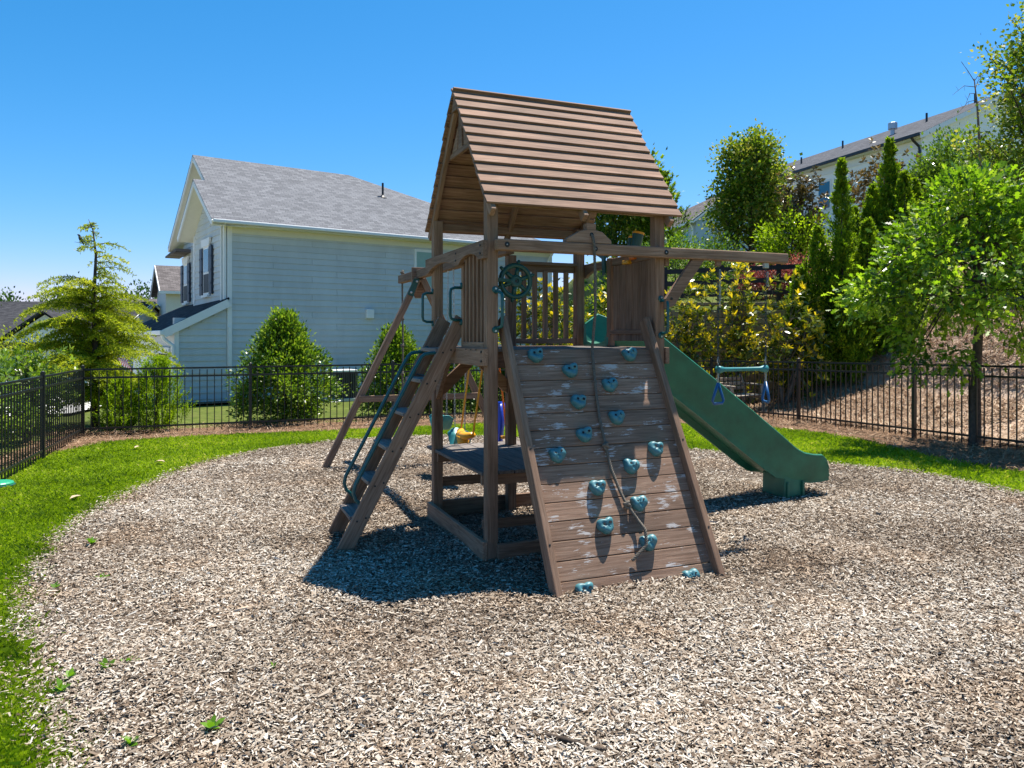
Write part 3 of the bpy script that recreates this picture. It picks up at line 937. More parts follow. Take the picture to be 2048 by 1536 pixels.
def belt_swing(label, t, zc, span, sway=0.0):
    o = hang("belt_swing", label, "swing", SB, t, zc)
    top = ZB - zc
    n = 14; vs = []; fs = []
    half = span / 2
    sag = .20
    for i in range(n + 1):
        q = i / n * 2 - 1
        y = q * half; z = sag * abs(q) ** 1.7 - .02
        wd = .10 if abs(q) < .86 else .10 - .07 * (abs(q) - .86) / .14
        for w in (-1, 1): vs.append((w * wd, y, z))
    for i in range(n): fs.append((2 * i, 2 * i + 1, 2 * i + 3, 2 * i + 2))
    b = MB(); b._add(vs, fs)
    so = b.build("seat", M['belt'], o, 0, True)
    md = so.modifiers.new("thick", 'SOLIDIFY'); md.thickness = .008
    for sg in (-1, 1):
        chain((0, sg * half, sag + .0), (0, sg * (half + .06), top), .04, .0035).build("chain", M['chain'], o)
        MB().tube([(0, sg * (half + .06), top + .02), (0, sg * (half + .06), top - .03)], .012, 8).build("hanger", M['chain'], o)
    return o
belt_swing("nearer teal belt swing, hanging low beside the yellow and blue toddler swing", 2.88, .46, .36)
belt_swing("farther teal belt swing, hanging behind the tower's rear left post", 3.62, .57, .46)
# toddler swing
ts = hang("toddler_swing", "blue bucket toddler swing with yellow T bar and yellow ropes", "swing", SB, 2.06, .50)
ts.scale = (1.3, 1.3, 1.0)
prof = []
b = MB()
# bucket: seat and high back facing the ladder side (-x)
n = 10
vs = []; fs = []
rows = [(-.16, .02, .13), (-.10, -.03, .15), (.02, -.05, .16), (.10, -.01, .165), (.135, .10, .17), (.155, .28, .165), (.17, .44, .14), (.175, .52, .08)]
for x, z, hw in rows:
    for i in range(n + 1):
        q = i / n * 2 - 1
        lift = .07 * abs(q) ** 3
        vs.append((x - (lift if z > .05 else 0), q * hw, z + (lift if z <= .05 else 0)))
for r in range(len(rows) - 1):
    for i in range(n):
        a = r * (n + 1) + i
        fs.append((a, a + 1, a + n + 2, a + n + 1))
b._add(vs, fs)
so = b.build("bucket", M['bluep'], ts, 0, True)
md = so.modifiers.new("thick", 'SOLIDIFY'); md.thickness = .022
md = so.modifiers.new("sub", 'SUBSURF'); md.levels = 1; md.render_levels = 1
tb = MB()
tb.tube([(-.15, -.15, .21), (-.175, -.08, .185), (-.18, 0, .18), (-.175, .08, .185), (-.15, .15, .21)], [.030, .040, .044, .040, .030], 10)
tb.tube([(-.18, 0, .18), (-.178, 0, .10), (-.168, 0, .02), (-.15, 0, -.01)], [.055, .045, .040, .034], 10)
tb.build("t_bar", M['yellow'], ts, 0, True)
for sg in (-1, 1):
    MB().tube([(-.15, sg * .15, .20), (-.05, sg * .16, 1.1), (0, sg * .17, 2.0)], .008, 6).build("front_rope", M['yellow'], ts)
    MB().tube([(.13, sg * .165, .20), (.05, sg * .165, 1.1), (0, sg * .17, 2.0)], .008, 6).build("rear_rope", M['orange'] if sg < 0 else M['yellow'], ts)
MB().box((.10, -.165, .17), (.04, .03, .03)).build("buckle", M['yellow'], ts, .006)
# twisted rope helper
def rope(b, pts, r, pitch=.05, strands=3):
    pts = [V3(p) for p in pts]
    # resample
    L = [0]
    for i in range(1, len(pts)): L.append(L[-1] + (pts[i] - pts[i - 1]).length)
    n = int(L[-1] / (pitch / 7))
    P = []
    for k in range(n + 1):
        q = L[-1] * k / n
        i = max(1, next((j for j in range(1, len(L)) if L[j] >= q), len(L) - 1))
        f = (q - L[i - 1]) / max(1e-6, L[i] - L[i - 1])
        P.append(pts[i - 1].lerp(pts[i], f))
    for _ in range(6):
        P = [P[0]] + [(P[i - 1] + P[i] * 2 + P[i + 1]) / 4 for i in range(1, len(P) - 1)] + [P[-1]]
    for st in range(strands):
        Q = []
        for i, p in enumerate(P):
            t = (P[min(i + 1, len(P) - 1)] - P[max(i - 1, 0)]).normalized()
            a = t.cross(V3((1, 0, 0)) if abs(t.x) < .8 else V3((0, 1, 0))).normalized(); c = t.cross(a)
            an = 2 * math.pi * (i / 7 + st / strands)
            Q.append(p + a * (r * .52 * math.cos(an)) + c * (r * .52 * math.sin(an)))
        b.tube(Q, r * .56, 5)
    return b
def knot(b, p, r):
    p = V3(p)
    b.torus(p, (.5, .3, 1), r * .75, r * .55, 14, 7)
    b.torus(p + V3((0, 0, r * .5)), (-.6, .4, .8), r * .6, r * .5, 14, 7)
    b.torus(p - V3((0, 0, r * .5)), (.4, -.7, .7), r * .55, r * .5, 14, 7)
    return b
# climbing rope on the rock wall
cr = hang("climbing_rope", "knotted grey climbing rope hanging from the front beam over the rock wall", "rope", 0, 0, 0)
PR = [(.80, -.125, 2.51), (.802, -.15, 2.49), (.808, -.155, 2.44), (.815, -.16, 2.2), (.822, -.15, 1.9)]
PR += [tuple(wp(s, d, h)) for s, d, h in [(.815, .02, .03), (.765, .357, .02), (.735, .606, .02), (.725, .825, .03), (.729, 1.0, .02), (.757, 1.172, .02), (.779, 1.274, .03), (.832, 1.381, .03), (.853, 1.47, .07), (.836, 1.578, .06), (.719, 1.66, .02)]]
rope(MB(), PR, .0120, .048).build("rope", M['rope'], cr, 0, True)
for s, d in ((.725, .825), (.779, 1.274)):
    knot(MB(), wp(s, d, .03), .024).build("knot", M['rope'], cr, 0, True)
# end-of-beam knotted rope
kr = hang("knotted_rope", "thin pale knotted rope hanging from the far end of the swing beam", "rope", SB, 5.60, 0)
rope(MB(), [(0, 0, 2.70), (0, 0, 2.45), (.01, 0, 1.6), (0, .01, .55)], .014, .06, 3).build("rope", M['rope'], kr, 0, True)
for z in (2.66, 1.98, 1.58, 1.16, .75):
    knot(MB(), (0, 0, z), .026).build("knot", M['rope'], kr, 0, True)
M['ringblue'] = plain("blue_ring_plastic", (.012, .10, .26), .4, .5)
# trapeze on the front beam
tz = hang("trapeze_swing", "teal trapeze bar with two blue triangle rings on chains below the front beam", "swing", 2.295, -.092, 0)
for i, (x, lab) in enumerate(((-.255, 0), (.255, 0))):
    chain((x, 0, 2.36), (x, 0, 1.45), .042, .0034).build("chain", M['darkchain'], tz)
    chain((x + .02, 0, 2.28), (x + .02, 0, 1.96 if i == 0 else 2.15), .042, .0034).build("chain", M['chain'], tz)
    MB().box((x, 0, 2.335), (.05, .03, .05)).build("hanger", WD if i == 0 else M['chain'], tz, .004)
    MB().tube([(x, 0, 1.47), (x + .008, 0, 1.50), (x, 0, 1.535), (x - .008, 0, 1.50), (x, 0, 1.47)], .005, 6).build("clip", M['chain'], tz)
    chain((x, 0, 1.40), (x, 0, 1.31), .035, .0045).build("ring_chain", M['chain'], tz)
    # triangle ring, turned
    yaw = .25 if i == 0 else 1.25
    c, sn = math.cos(yaw), math.sin(yaw)
    tri = [(0, 1.31), (.075, 1.16), (.055, 1.135), (-.055, 1.135), (-.075, 1.16), (0, 1.31)]
    MB().tube([(x + c * a, sn * a, z) for a, z in tri], .0125, 8).build("triangle_ring", M['ringblue'], tz, 0, True)
MB().lathe([(.034, -.262), (.032, -.235), (.019, -.19), (.017, 0), (.019, .19), (.032, .235), (.034, .262)], (0, 0, 1.425), (1, 0, 0), 14).build("trapeze_bar", M['belt'], tz, 0, True)
# ------------------------------------------------------------------ metal fence, in three runs
FH = 1.20
pick_me = MB().box((0, 0, FH / 2 - .02), (.016, .016, FH - .06)).mesh("picket", M['fence'])
def post_mesh():
    b = MB().box((0, 0, FH / 2 - .03), (.055, .055, FH + .12))
    b.box((0, 0, FH + .035), (.062, .062, .012))
    b.lathe([(.026, 0), (.026, .012), (.010, .022)], (0, 0, FH + .041), (0, 0, 1), 8)
    return b.mesh("fence_post", M['fence'])
post_me = post_mesh()
def fence(label, pts, gap=.122, skip_first=False):
    o = thing("metal_fence", label, "fence", (pts[0][0], pts[0][1], gzf(*pts[0])))
    L0 = V3(o.location)
    for i, p in enumerate(pts):
        if i == 0 and skip_first: continue
        link("fence_post", post_me, o, V3((p[0], p[1], gzf(*p))) - L0, (0, 0, math.atan2(pts[min(i + 1, len(pts) - 1)][1] - pts[max(i - 1, 0)][1], pts[min(i + 1, len(pts) - 1)][0] - pts[max(i - 1, 0)][0])))
    for a, b in zip(pts[:-1], pts[1:]):
        A = V3((a[0], a[1], gzf(*a))) - L0; B = V3((b[0], b[1], gzf(*b))) - L0
        for h in (FH - .02, FH - .17, .13):
            e = (B - A).normalized() * .028
            MB().beam(A + e + V3((0, 0, h)), B - e + V3((0, 0, h)), .026, .032).build("rail", M['fence'], o)
        n = int((B - A).length / gap)
        ang = math.atan2(B.y - A.y, B.x - A.x)
        for k in range(1, n):
            link("picket", pick_me, o, A.lerp(B, k / n), (0, 0, ang))
    return o
CORN = (-7.59, 13.35)
fence("black metal picket fence on the far left, running toward the viewer from the corner", [CORN, (-6.68, 10.75), (-5.78, 8.15), (-4.9, 5.55)])
BACK = [CORN, (-4.99, 14.4), (-2.43, 15.4), (.1, 16.2), (2.55, 16.75), (4.45, 16.85)]
fence("black metal picket fence across the back, below the blue grey house", BACK, skip_first=True)
RIGHT = [BACK[-1], (5.64, 14.86), (6.54, 12.28), (7.44, 9.7), (8.34, 7.1)]
fence("black metal picket fence on the right, along the foot of the straw covered slope", RIGHT, skip_first=True)

# ------------------------------------------------------------------ blue-grey house
HA = math.atan2(.572, .82)
HZ = -.72
house = thing("house", "blue grey two storey house with lap siding and grey shingle roof, left of the tower", "house", (-8.2, 21.8, HZ), HA)
def hz(z): return z - HZ
def course(parent, p0, p1, nrm, h, mat, th=.030):
    """one lap board from p0 to p1 (bottom edge line), nrm outward"""
    p0 = V3(p0); p1 = V3(p1); nrm = V3(nrm); up = V3((0, 0, 1))
    b = MB()
    vs = [p0 + nrm * .004, p0 + nrm * (.004 + th), p0 + up * h + nrm * .006, p0 + up * h + nrm * .001,
          p1 + nrm * .004, p1 + nrm * (.004 + th), p1 + up * h + nrm * .006, p1 + up * h + nrm * .001]
    b._add(vs, [(0, 1, 2, 3), (7, 6, 5, 4), (1, 5, 6, 2), (0, 4, 5, 1), (3, 2, 6, 7), (0, 3, 7, 4)])
    return b.build("siding_board", mat, parent)
SE = .1815
EZ = hz(4.93)
wall = MB().box((5.9, .12, EZ / 2), (11.8, .2, EZ)).build("wall", M['siding'], house)
MB().box((5.9, .0, hz(-.61) / 2 + -.2), (11.78, .06, hz(-.61) + .5)).build("foundation", M['brick'], house)
z = hz(-.60)
i = 0
while z < EZ - .05:
    cuts = [.10, (1.3, 2.5, 3.3)[i % 3], (1.3, 2.5, 3.3)[i % 3] + 3.66, (1.3, 2.5, 3.3)[i % 3] + 7.32, 11.72]
    for x0, x1 in zip(cuts[:-1], cuts[1:]):
        course(wall, (x0 + .002, .02, z), (x1 - .002, .02, z), (0, -1, 0), SE + .004, M['siding'])
    z += SE; i += 1
# corner boards
bm = lambda p0, p1, w, h, mat, par=house, up=(0, 1, 0), nm="trim": MB().beam(p0, p1, w, h, up).build(nm, mat, par)
bm((.04, -.0, hz(-.62)), (.04, -.0, EZ), .13, .06, M['trim'], wall, nm="corner_board")
bm((11.76, -.0, hz(-.62)), (11.76, -.0, EZ), .13, .06, M['trim'], wall, nm="corner_board")
MB().box((5.9, .0, EZ - .10), (11.8, .05, .22)).build("frieze", M['soffit'], wall)
MB().tube([(11.6, -.45, EZ + .06), (11.62, -.3, EZ - .1), (11.62, -.06, EZ - .35), (11.62, -.06, hz(-.6))], .05, 8).build("downspout", M['trim'], wall)
# main roof: eaves k=-.42 and 7.64, ridge k=3.62
ER, RK, RZ = hz(5.03), 3.62, hz(7.67)
def roof_quad(b, a, bq, c, d, th=.06):
    """planar quad with shingle coordinates: a->b is along the eave"""
    a, bq, c, d = map(V3, (a, bq, c, d))
    ex = (bq - a).normalized(); nn = ex.cross(d - a).normalized(); ey = nn.cross(ex)
    vs = []; gs = []
    for off in (0, -th):
        for p in (a, bq, c, d):
            vs.append(p + nn * off); r = p - a
            gs.append((r.dot(ex) + a.x, r.dot(ey), 0))
    b._add(vs, [(0, 1, 2, 3), (7, 6, 5, 4), (0, 4, 5, 1), (1, 5, 6, 2), (2, 6, 7, 3), (3, 7, 4, 0)], gs)
    return b
FGK, FGZ = 1.9, hz(6.54)      # small front gable ridge
b = MB()
HE = 12.2
slope = (RZ - ER) / (RK + .42)
def zr(k): return ER + slope * (k + .42)
roof_quad(b, (-.2, -.42, ER), (HE, -.42, ER), (5.2, RK, RZ), (-.2, RK, RZ))
hr = b.build("roof", M['shingle'], house)
b = MB()
roof_quad(b, (-.55, -.42, ER), (-.2, -.42, ER), (-.2, FGK, zr(FGK)), (-.55, FGK, zr(FGK)))
b.build("roof_panel", M['shingle'], hr)
b = MB()
roof_quad(b, (2.0, 4.22, ER), (-.55, 4.22, ER), (-.55, FGK, zr(FGK)), (.9, FGK, zr(FGK)))
b.build("roof_panel", M['shingle'], hr)
b = MB(); roof_quad(b, (HE, 7.66, ER), (-.2, 7.66, ER), (-.2, RK, RZ), (5.2, RK, RZ)); b.build("roof_panel", M['shingle'], hr)
b = MB(); roof_quad(b, (HE, -.42, ER), (HE, 7.66, ER), (5.2, RK + .01, RZ), (5.2, RK, RZ)); b.build("roof_panel", M['shingle'], hr)
# gutter, fascia, soffit along the long eave
MB().box((5.83, -.46, ER - .05), (12.7, .10, .10)).build("gutter", M['trim'], hr, .02)
MB().box((5.83, -.2, ER - .115), (12.7, .42, .02)).build("soffit", M['soffit'], hr)
# rake boards and rake soffits
def rake(a, k0, z0, k1, z1, depth, nm):
    MB().beam((a + .02, k0, z0 - .11), (a + .02, k1, z1 - .11), .04, .16, (0, 0, 1)).build("rake_board", M['trim'], hr)
    MB().beam((a + depth / 2 + .04, k0, z0 - .16), (a + depth / 2 + .04, k1, z1 - .16), depth, .02, (0, 0, 1)).build("rake_soffit", M['soffit'], hr)
rake(-.2, -.42, ER, RK, RZ, .55, "r"); rake(-.2, 7.66, ER, RK, RZ, .55, "r")
rake(-.55, -.42, ER, FGK, zr(FGK), .5, "r"); rake(-.55, 4.22, ER, FGK, zr(FGK), .5, "r")
# gable walls: front bump k 0..3.9 at a=-.06, main beyond at a=.3
def gable_wall(a, k0, k1, zlo, ztop_fn, nm):
    zs = zlo
    o = MB().box((a + .08, (k0 + k1) / 2, (zlo + ztop_fn(k0, k1)[2]) / 2), (.1, k1 - k0 - .02, ztop_fn(k0, k1)[2] - zlo)).build("gable_wall", M['siding'], house)
    while True:
        lo, hi = ztop_fn(k0, k1)[:2]
        l = max(k0, lo(zs + SE)); h = min(k1, hi(zs + SE))
        if h - l < .2: break
        course(o, (a, h, zs), (a, l, zs), (-1, 0, 0), SE + .004, M['siding'])
        zs += SE
    return o
def small(k0, k1):
    return (lambda z: k0 if z < ER else -.42 + (z - ER) / slope + .12, lambda z: k1 if z < ER else 4.22 - (z - ER) / slope - .12, ER)
def big(k0, k1):
    return (lambda z: k0 if z < ER else max(k0, -.42 + (z - ER) / slope + .12), lambda z: k1 if z < ER else 7.66 - (z - ER) / slope - .12, ER)
g1 = gable_wall(-.06, .02, 3.85, hz(2.75), small, "g")
g2 = gable_wall(.28, 3.87, 7.3, hz(2.75), big, "g")
bm((-.08, .06, hz(2.7)), (-.08, .06, ER - .1), .06, .12, M['trim'], g1, nm="corner_board")
bm((-.08, 3.84, hz(2.7)), (-.08, 3.84, ER + .0), .06, .12, M['trim'], g1, nm="corner_board")
bm((-.13, .20, hz(2.75)), (-.13, .20, ER - .1), .07, .07, M['trim'], g1, nm="downspout")
def window(par, a, k, z0, z1, w, shut=True, cap=True):
    o = MB().box((a, k, (z0 + z1) / 2), (.05, w + .16, z1 - z0 + .16)).build("window", M['trim'], par)
    zm = z0 + (z1 - z0) * .45
    MB().box((a - .028, k, (zm + z1) / 2 + .01), (.012, w, z1 - zm - .04)).build("pane", M['glass'], o)
    MB().box((a - .028, k, (zm + z0) / 2 - .01), (.012, w, zm - z0 - .04)).build("pane", M['screen'], o)
    MB().box((a - .04, k, z0 - .10), (.10, w + .2, .07)).build("sill", M['trim'], o)
    if cap: MB().prism([(-w / 2 - .14, 0), (w / 2 + .14, 0), (w / 2 + .26, .24), (-w / 2 - .26, .24)], (a - .06, k, z1 + .07), (0, 1, 0), (0, 0, 1), (.06, 0, 0)).build("cap", M['trim'], o)
    if shut:
        for sg in (-1, 1):
            sh = MB().box((a - .03, k + sg * (w / 2 + .30), (z0 + z1) / 2), (.05, .32, z1 - z0 + .1)).build("shutter", M['shutter'], o)
            for q in (.2, .5, .8):
                MB().box((a - .06, k + sg * (w / 2 + .30), z0 + (z1 - z0) * q), (.02, .30, .06)).build("batten", M['shutter'], sh)
    return o
window(g1, -.10, 2.1, hz(3.08), hz(4.45), .62)
window(g2, .24, 4.75, hz(3.02), hz(4.5), .62, False)
window(g2, .24, 6.7, hz(3.02), hz(4.3), .5)
MB().prism([(6.0, hz(4.72)), (7.9, hz(4.66)), (7.9, hz(4.72)), (6.0, hz(4.84))], (-.25, 0, 0), (0, 1, 0), (0, 0, 1), (.5, 0, 0)).build("roof_return", M['shingle_brown'], house)
# one storey front part with dark shed roof
PX = -1.42
pw = MB().box((PX / 2 - .02, .12, hz(2.3) / 2), (-PX, .2, hz(2.2))).build("porch_wall", M['siding'], house)
MB().prism([(PX, hz(2.0)), (0, hz(2.78)), (0, hz(1.9)), (PX, hz(1.9))], (0, .03, 0), (1, 0, 0), (0, 0, 1), (0, .18, 0)).build("wall_top", M['siding'], pw)
z = hz(-.60)
while z < hz(2.62):
    zt = z + SE
    x0 = PX + .06 if zt < hz(1.95) else PX + .06 + (zt - hz(1.95)) / (.78 / 1.42)
    if x0 > -.3: break
    course(pw, (x0, .02, z), (-.04, .02, z), (0, -1, 0), SE + .004, M['siding'])
    z += SE
MB().box((PX / 2, .0, hz(-.61) / 2 - .2), (-PX - .02, .06, hz(-.61) + .5)).build("foundation", M['brick'], pw)
b = MB(); roof_quad(b, (PX - .3, 7.6, hz(1.92)), (PX - .3, -.1, hz(1.92)), (.0, -.1, hz(2.86)), (.28, 7.6, hz(2.86)))
pr = b.build("porch_roof", M['shingle_dark'], house)
MB().beam((PX - .32, -.12, hz(1.80)), (.0, -.12, hz(2.70)), .04, .22, (0, 0, 1)).build("rake_board", M['trim'], pr)
MB().box((PX - .36, 3.7, hz(1.83)), (.12, 7.7, .13)).build("gutter", M['trim'], pr, .02)
bm((PX + .03, -.01, hz(-.62)), (PX + .03, -.01, hz(1.95)), .12, .06, M['trim'], pw, nm="corner_board")
MB().tube([(PX - .34, -.05, hz(1.78)), (PX - .30, -.05, hz(1.66)), (PX - .08, -.06, hz(1.48)), (PX - .06, -.06, hz(1.3)), (PX - .06, -.06, hz(-.62))], .055, 8).build("downspout", M['trim'], pw)
bm((.04, -.06, hz(2.0)), (.04, -.06, hz(-.62)), .09, .06, M['trim'], pw, nm="downspout")
fw = MB().box((PX + .08, 3.7, hz(1.75) / 2), (.12, 7.4, hz(1.75))).build("front_wall", M['siding'], house)
gd = MB().box((PX - .0, 1.45, hz(.25)), (.06, 1.5, 2.0)).build("garage_opening_shade", M['dark'], fw)  # solid dark slab on the wall, painted as the shade inside the garage
MB().box((PX - .03, 1.45, hz(1.32)), (.08, 1.8, .18)).build("header", M['trim'], gd)
for k in (.62, 2.28): MB().box((PX - .03, k, hz(.25)), (.08, .14, 2.0)).build("jamb", M['trim'], gd)
# side window with blind, box vent, roof pipe
so = MB().box((6.55, -.0, hz(3.85)), (1.08, .06, 1.62)).build("window", M['trim'], wall)
MB().box((6.55, -.03, hz(4.22)), (.92, .02, .70)).build("blind", M['blind'], so)
MB().box((6.55, -.03, hz(3.46)), (.92, .02, .70)).build("blind", M['blind'], so)
for q in range(14):
    MB().box((6.55, -.043, hz(3.14 + q * .105 + (.04 if q > 6 else 0))), (.90, .006, .012)).build("slat", M['blind'], so)
MB().box((4.38, -.07, hz(2.46)), (.26, .14, .30)).build("box_vent", M['trim'], wall, .02)
pk = 2.2
MB().tube([(5.9, pk, zr(pk) - .1), (5.9, pk, zr(pk) + .48)], .04, 8).build("vent_pipe", M['blackmetal'], hr)
MB().lathe([(.16, 0), (.05, .10)], (5.9, pk, zr(pk) - .06), (0, 0, 1), 10).build("pipe_flashing", M['blackmetal'], hr)
# splash blocks under the two downspouts
for i, (x, lab) in enumerate(((PX - .06, "green plastic splash block under the porch corner downspout"), (.05, "green plastic splash block under the house corner downspout"))):
    wx = -8.2 + .82 * x + .572 * .45; wy = 21.8 + .572 * x - .82 * .45
    o = tag(MB().prism([(-.35, 0), (.35, 0), (.35, .05), (-.35, .14)], (0, -.15, 0), (0, 1, 0), (0, 0, 1), (.3, 0, 0)).build("splash_block", M['green'], None, .01), lab, "splash block")
    o.location = (wx, wy, gzf(wx, wy) - .02); o.rotation_euler = (0, 0, HA)
# AC unit
ac = thing("air_conditioner", "grey outdoor air conditioner unit by the house wall behind the bushes", "air conditioner", (-5.05, 22.35, gzf(-5.05, 22.35)), HA)
MB().box((0, 0, .42), (.66, .66, .80)).build("core", M['dark'], ac)
MB().box((0, 0, .86), (.76, .76, .06)).build("lid", M['trim'], ac, .01)
MB().box((0, 0, .02), (.9, .9, .08)).build("pad", M['concrete'], ac)
for sx, sy in ((1, 1), (1, -1), (-1, 1), (-1, -1)):
    MB().box((sx * .35, sy * .35, .44), (.05, .05, .80)).build("corner_post", M['acmetal_porchshade'], ac)
for f in range(4):
    for q in range(11):
        v = -.28 + q * .056
        p = (v, -.36, .44) if f == 0 else (v, .36, .44) if f == 1 else (.36, v, .44) if f == 2 else (-.36, v, .44)
        MB().box(p, (.014, .014, .76)).build("grille_bar", M['acmetal_porchshade'], ac)

flat_sheet("house_bed", [(-10.1, 19.6), (4.1, 29.5), (3.2, 31), (-11.0, 21.0)], .03, M['straw'])
# ------------------------------------------------------------------ retaining wall and board fence
rwl = thing("retaining_wall", "tan block retaining wall behind the yellow tipped magnolias", "wall", (3.0, 19.25, -.2))
RA = math.atan2(-.10, 1.0); rwl.rotation_euler = (0, 0, RA)
BWm, BH = .42, .2
blk = []
for q in range(3):
    b = MB().box((0, 0, 0), (BWm - .008, .26, BH - .007))
    me = b.mesh("block", M['block']); blk.append(me)
for r in range(13):
    for c in range(13):
        x = c * BWm + (BWm / 2 if r % 2 else 0)
        o = link("block", blk[random.randrange(3)], rwl, (x, r * .012 + random.uniform(-.008, .008), .1 + r * BH))
        m = o.modifiers.new("bevel", 'BEVEL'); m.width = .014; m.segments = 1
for c in range(11):
    MB().box((c * .5 + .2, .14, 2.745), (.495, .34, .08)).build("cap_block", M['block'], rwl, .01)
# board fence on top of the wall
bf = thing("board_fence", "black three board fence on top of the retaining wall", "fence", (2.6, 20.05, 2.55), RA)
for k in range(5):
    x = k * 1.45
    MB().box((x, 0, .42 + k * .05), (.10, .10, 1.05)).build("post", M['railblack'], bf)
for k in range(4):
    for h in (.18, .50, .82):
        MB().beam((k * 1.45, -.06, h + k * .05), ((k + 1) * 1.45, -.06, h + (k + 1) * .05), .03, .12).build("board", M['railblack'], bf)

# ------------------------------------------------------------------ wooden bench behind the fence
bx, by = 5.05, 16.75
bz = gzf(bx, by)
be = thing("garden_bench", "weathered pale wooden garden bench behind the fence under the magnolia", "bench", (bx, by, bz), R(38))
for q in range(4): MB().box((0, -.18 + q * .115, .42), (1.10, .095, .022)).build("seat_slat", M['benchwood'], be, .004)
for q in range(3): MB().beam((-.55, .27 + q * .035, .56 + q * .10), (.55, .27 + q * .035, .56 + q * .10), .02, .08, (0, -.33, 1)).build("back_slat", M['benchwood'], be, .004)
for sx in (-.56, .56):
    MB().beam((sx, -.24, 0), (sx, -.20, .62), .05, .06, (0, 1, 0)).build("leg", M['benchwood'], be, .004)
    MB().beam((sx, .36, -.02), (sx, .26, .44), .05, .06, (0, 1, 0)).build("leg", M['benchwood'], be, .004)
    MB().beam((sx, .24, .40), (sx, .38, .86), .05, .05, (0, 1, 0)).build("back_post", M['benchwood'], be, .004)
    MB().beam((sx, -.28, .64), (sx, .34, .66), .09, .025).build("armrest", M['benchwood'], be, .004)
    MB().beam((sx, -.24, .38), (sx, .30, .36), .04, .07).build("side_rail", M['benchwood'], be, .004)

# ------------------------------------------------------------------ simple house kit for the far houses
def lap_mesh(x0, x1, z0, z1, ex):
    b = MB(); z = z0
    while z < z1 - .01:
        h = min(ex, z1 - z)
        b._add([(x0, -.016, z), (x1, -.016, z), (x1, -.002, z + h), (x0, -.002, z + h)], [(0, 1, 2, 3)])
        b._add([(x0, -.002, z), (x1, -.002, z), (x1, -.016, z), (x0, -.016, z)], [(0, 1, 2, 3)])
        z += ex
    return b
def far_window(par, x, z, w, h, glass=M['glass'], y=-.03, shut=None):
    o = MB().box((x, y, z), (w + .2, .06, h + .2)).build("window", M['trim'], par)
    MB().box((x, y - .03, z + h * .26), (w, .02, h * .46)).build("pane", glass, o)
    MB().box((x, y - .03, z - h * .26), (w, .02, h * .46)).build("pane", glass, o)
    if shut:
        for sg in (-1, 1): MB().box((x + sg * (w / 2 + .3), y - .02, z), (.34, .04, h + .1)).build("shutter", shut, o)
    return o
# white house on the hill: local x along the eave side toward the viewer's right end (0 = corner), y = depth
WX, WY, WZ = 21.7, 40.0, 5.4
wh = thing("white_house", "white two storey house on the hill with black gutter and grey roof, upper right", "house", (WX, WY, WZ), math.atan2(-.948, .318))
ez = 12.45 - WZ
LW = 19.0
w1 = lap_mesh(-LW, 0, 0, ez, .18).build("eave_wall", M['white'], wh)
MB().box((-LW / 2, .12, ez / 2), (LW, .2, ez)).build("wall_core", M['white'], w1)
# gable side (perpendicular, faces viewer's right)
gw = thing_part = None
GD = 11.0
b = MB()
b.prism([(0, 0), (GD, 0), (GD, ez), (GD / 2, ez + 2.55), (0, ez)], (-.05, 0, 0), (0, 1, 0), (0, 0, 1), (-.2, 0, 0))
g = b.build("gable_wall", M['white'], wh)
zz = 0
b = MB()
while zz < ez + 2.3:
    k0 = 0 if zz + .18 < ez else (zz + .18 - ez) / (2.55 / (GD / 2))
    k1 = GD - k0
    b._add([(.014, k0, zz), (.014, k1, zz), (.0, k1, zz + .18), (.0, k0, zz + .18)], [(0, 1, 2, 3)])
    b._add([(.0, k0, zz), (.0, k1, zz), (.014, k1, zz), (.014, k0, zz)], [(0, 1, 2, 3)])
    zz += .18
tag(b.build("siding", M['white'], g), kind="stuff")
b = MB(); roof_quad(b, (-LW - .3, -.5, ez - .05), (.4, -.5, ez - .05), (.4, GD / 2, ez + 2.7), (-LW - .3, GD / 2, ez + 2.7))
wr = b.build("roof", M['shingle_slate'], wh)
b = MB(); roof_quad(b, (.4, GD + .5, ez - .05), (-LW - .3, GD + .5, ez - .05), (-LW - .3, GD / 2, ez + 2.7), (.4, GD / 2, ez + 2.7)); b.build("roof_panel", M['shingle_slate'], wr)
MB().box((-LW / 2, -.56, ez - .10), (LW + .8, .14, .15)).build("gutter", M['blackmetal'], wr)
MB().box((-LW / 2, -.25, ez - .2), (LW + .6, .5, .03)).build("soffit", M['soffit'], wr)
MB().box((-LW / 2, -.03, ez - .45), (LW, .05, .45)).build("frieze", M['trim'], w1)
MB().beam((.38, -.5, ez - .2), (.38, GD / 2, ez + 2.55), .05, .25).build("rake_board", M['trim'], wr)
MB().beam((.15, -.4, ez - .25), (.15, GD / 2, ez + 2.45), .5, .03).build("rake_soffit", M['soffit'], wr)
MB().tube([(-.15, -.55, ez - .15), (-.12, -.45, ez - .32), (-.05, -.12, ez - .62), (-.03, -.1, ez - .9), (-.03, -.1, .2)], .07, 8).build("downspout", M['blackmetal'], wh)
M['skyglass'] = plain("teal_glass", (.02, .12, .20), .12, .8, 0, .1, .5)
far_window(w1, -2.2, ez - 1.75, .95, 1.55, M['skyglass'])
far_window(w1, -7.2, ez - 1.95, .95, 1.65, M['skyglass'])
pch = MB().box((-13.3, -.05, ez - 2.1), (5.6, .12, 2.6)).build("porch_shade_panel", M['acmetal_porchshade'], w1)  # raised grey slab, its colour stands for the shade inside the porch
for x in (-16.0, -14.5, -13, -11.5, -10.6):
    MB().box((x, -.14, ez - 2.75), (.06, .06, .8)).build("railing_post", M['trim'], pch)
MB().box((-13.3, -.14, ez - 2.7), (5.6, .06, .08)).build("railing", M['trim'], pch)
far_window(w1, -15.5, ez - 4.9, 1.4, 1.2, M['skyglass'])
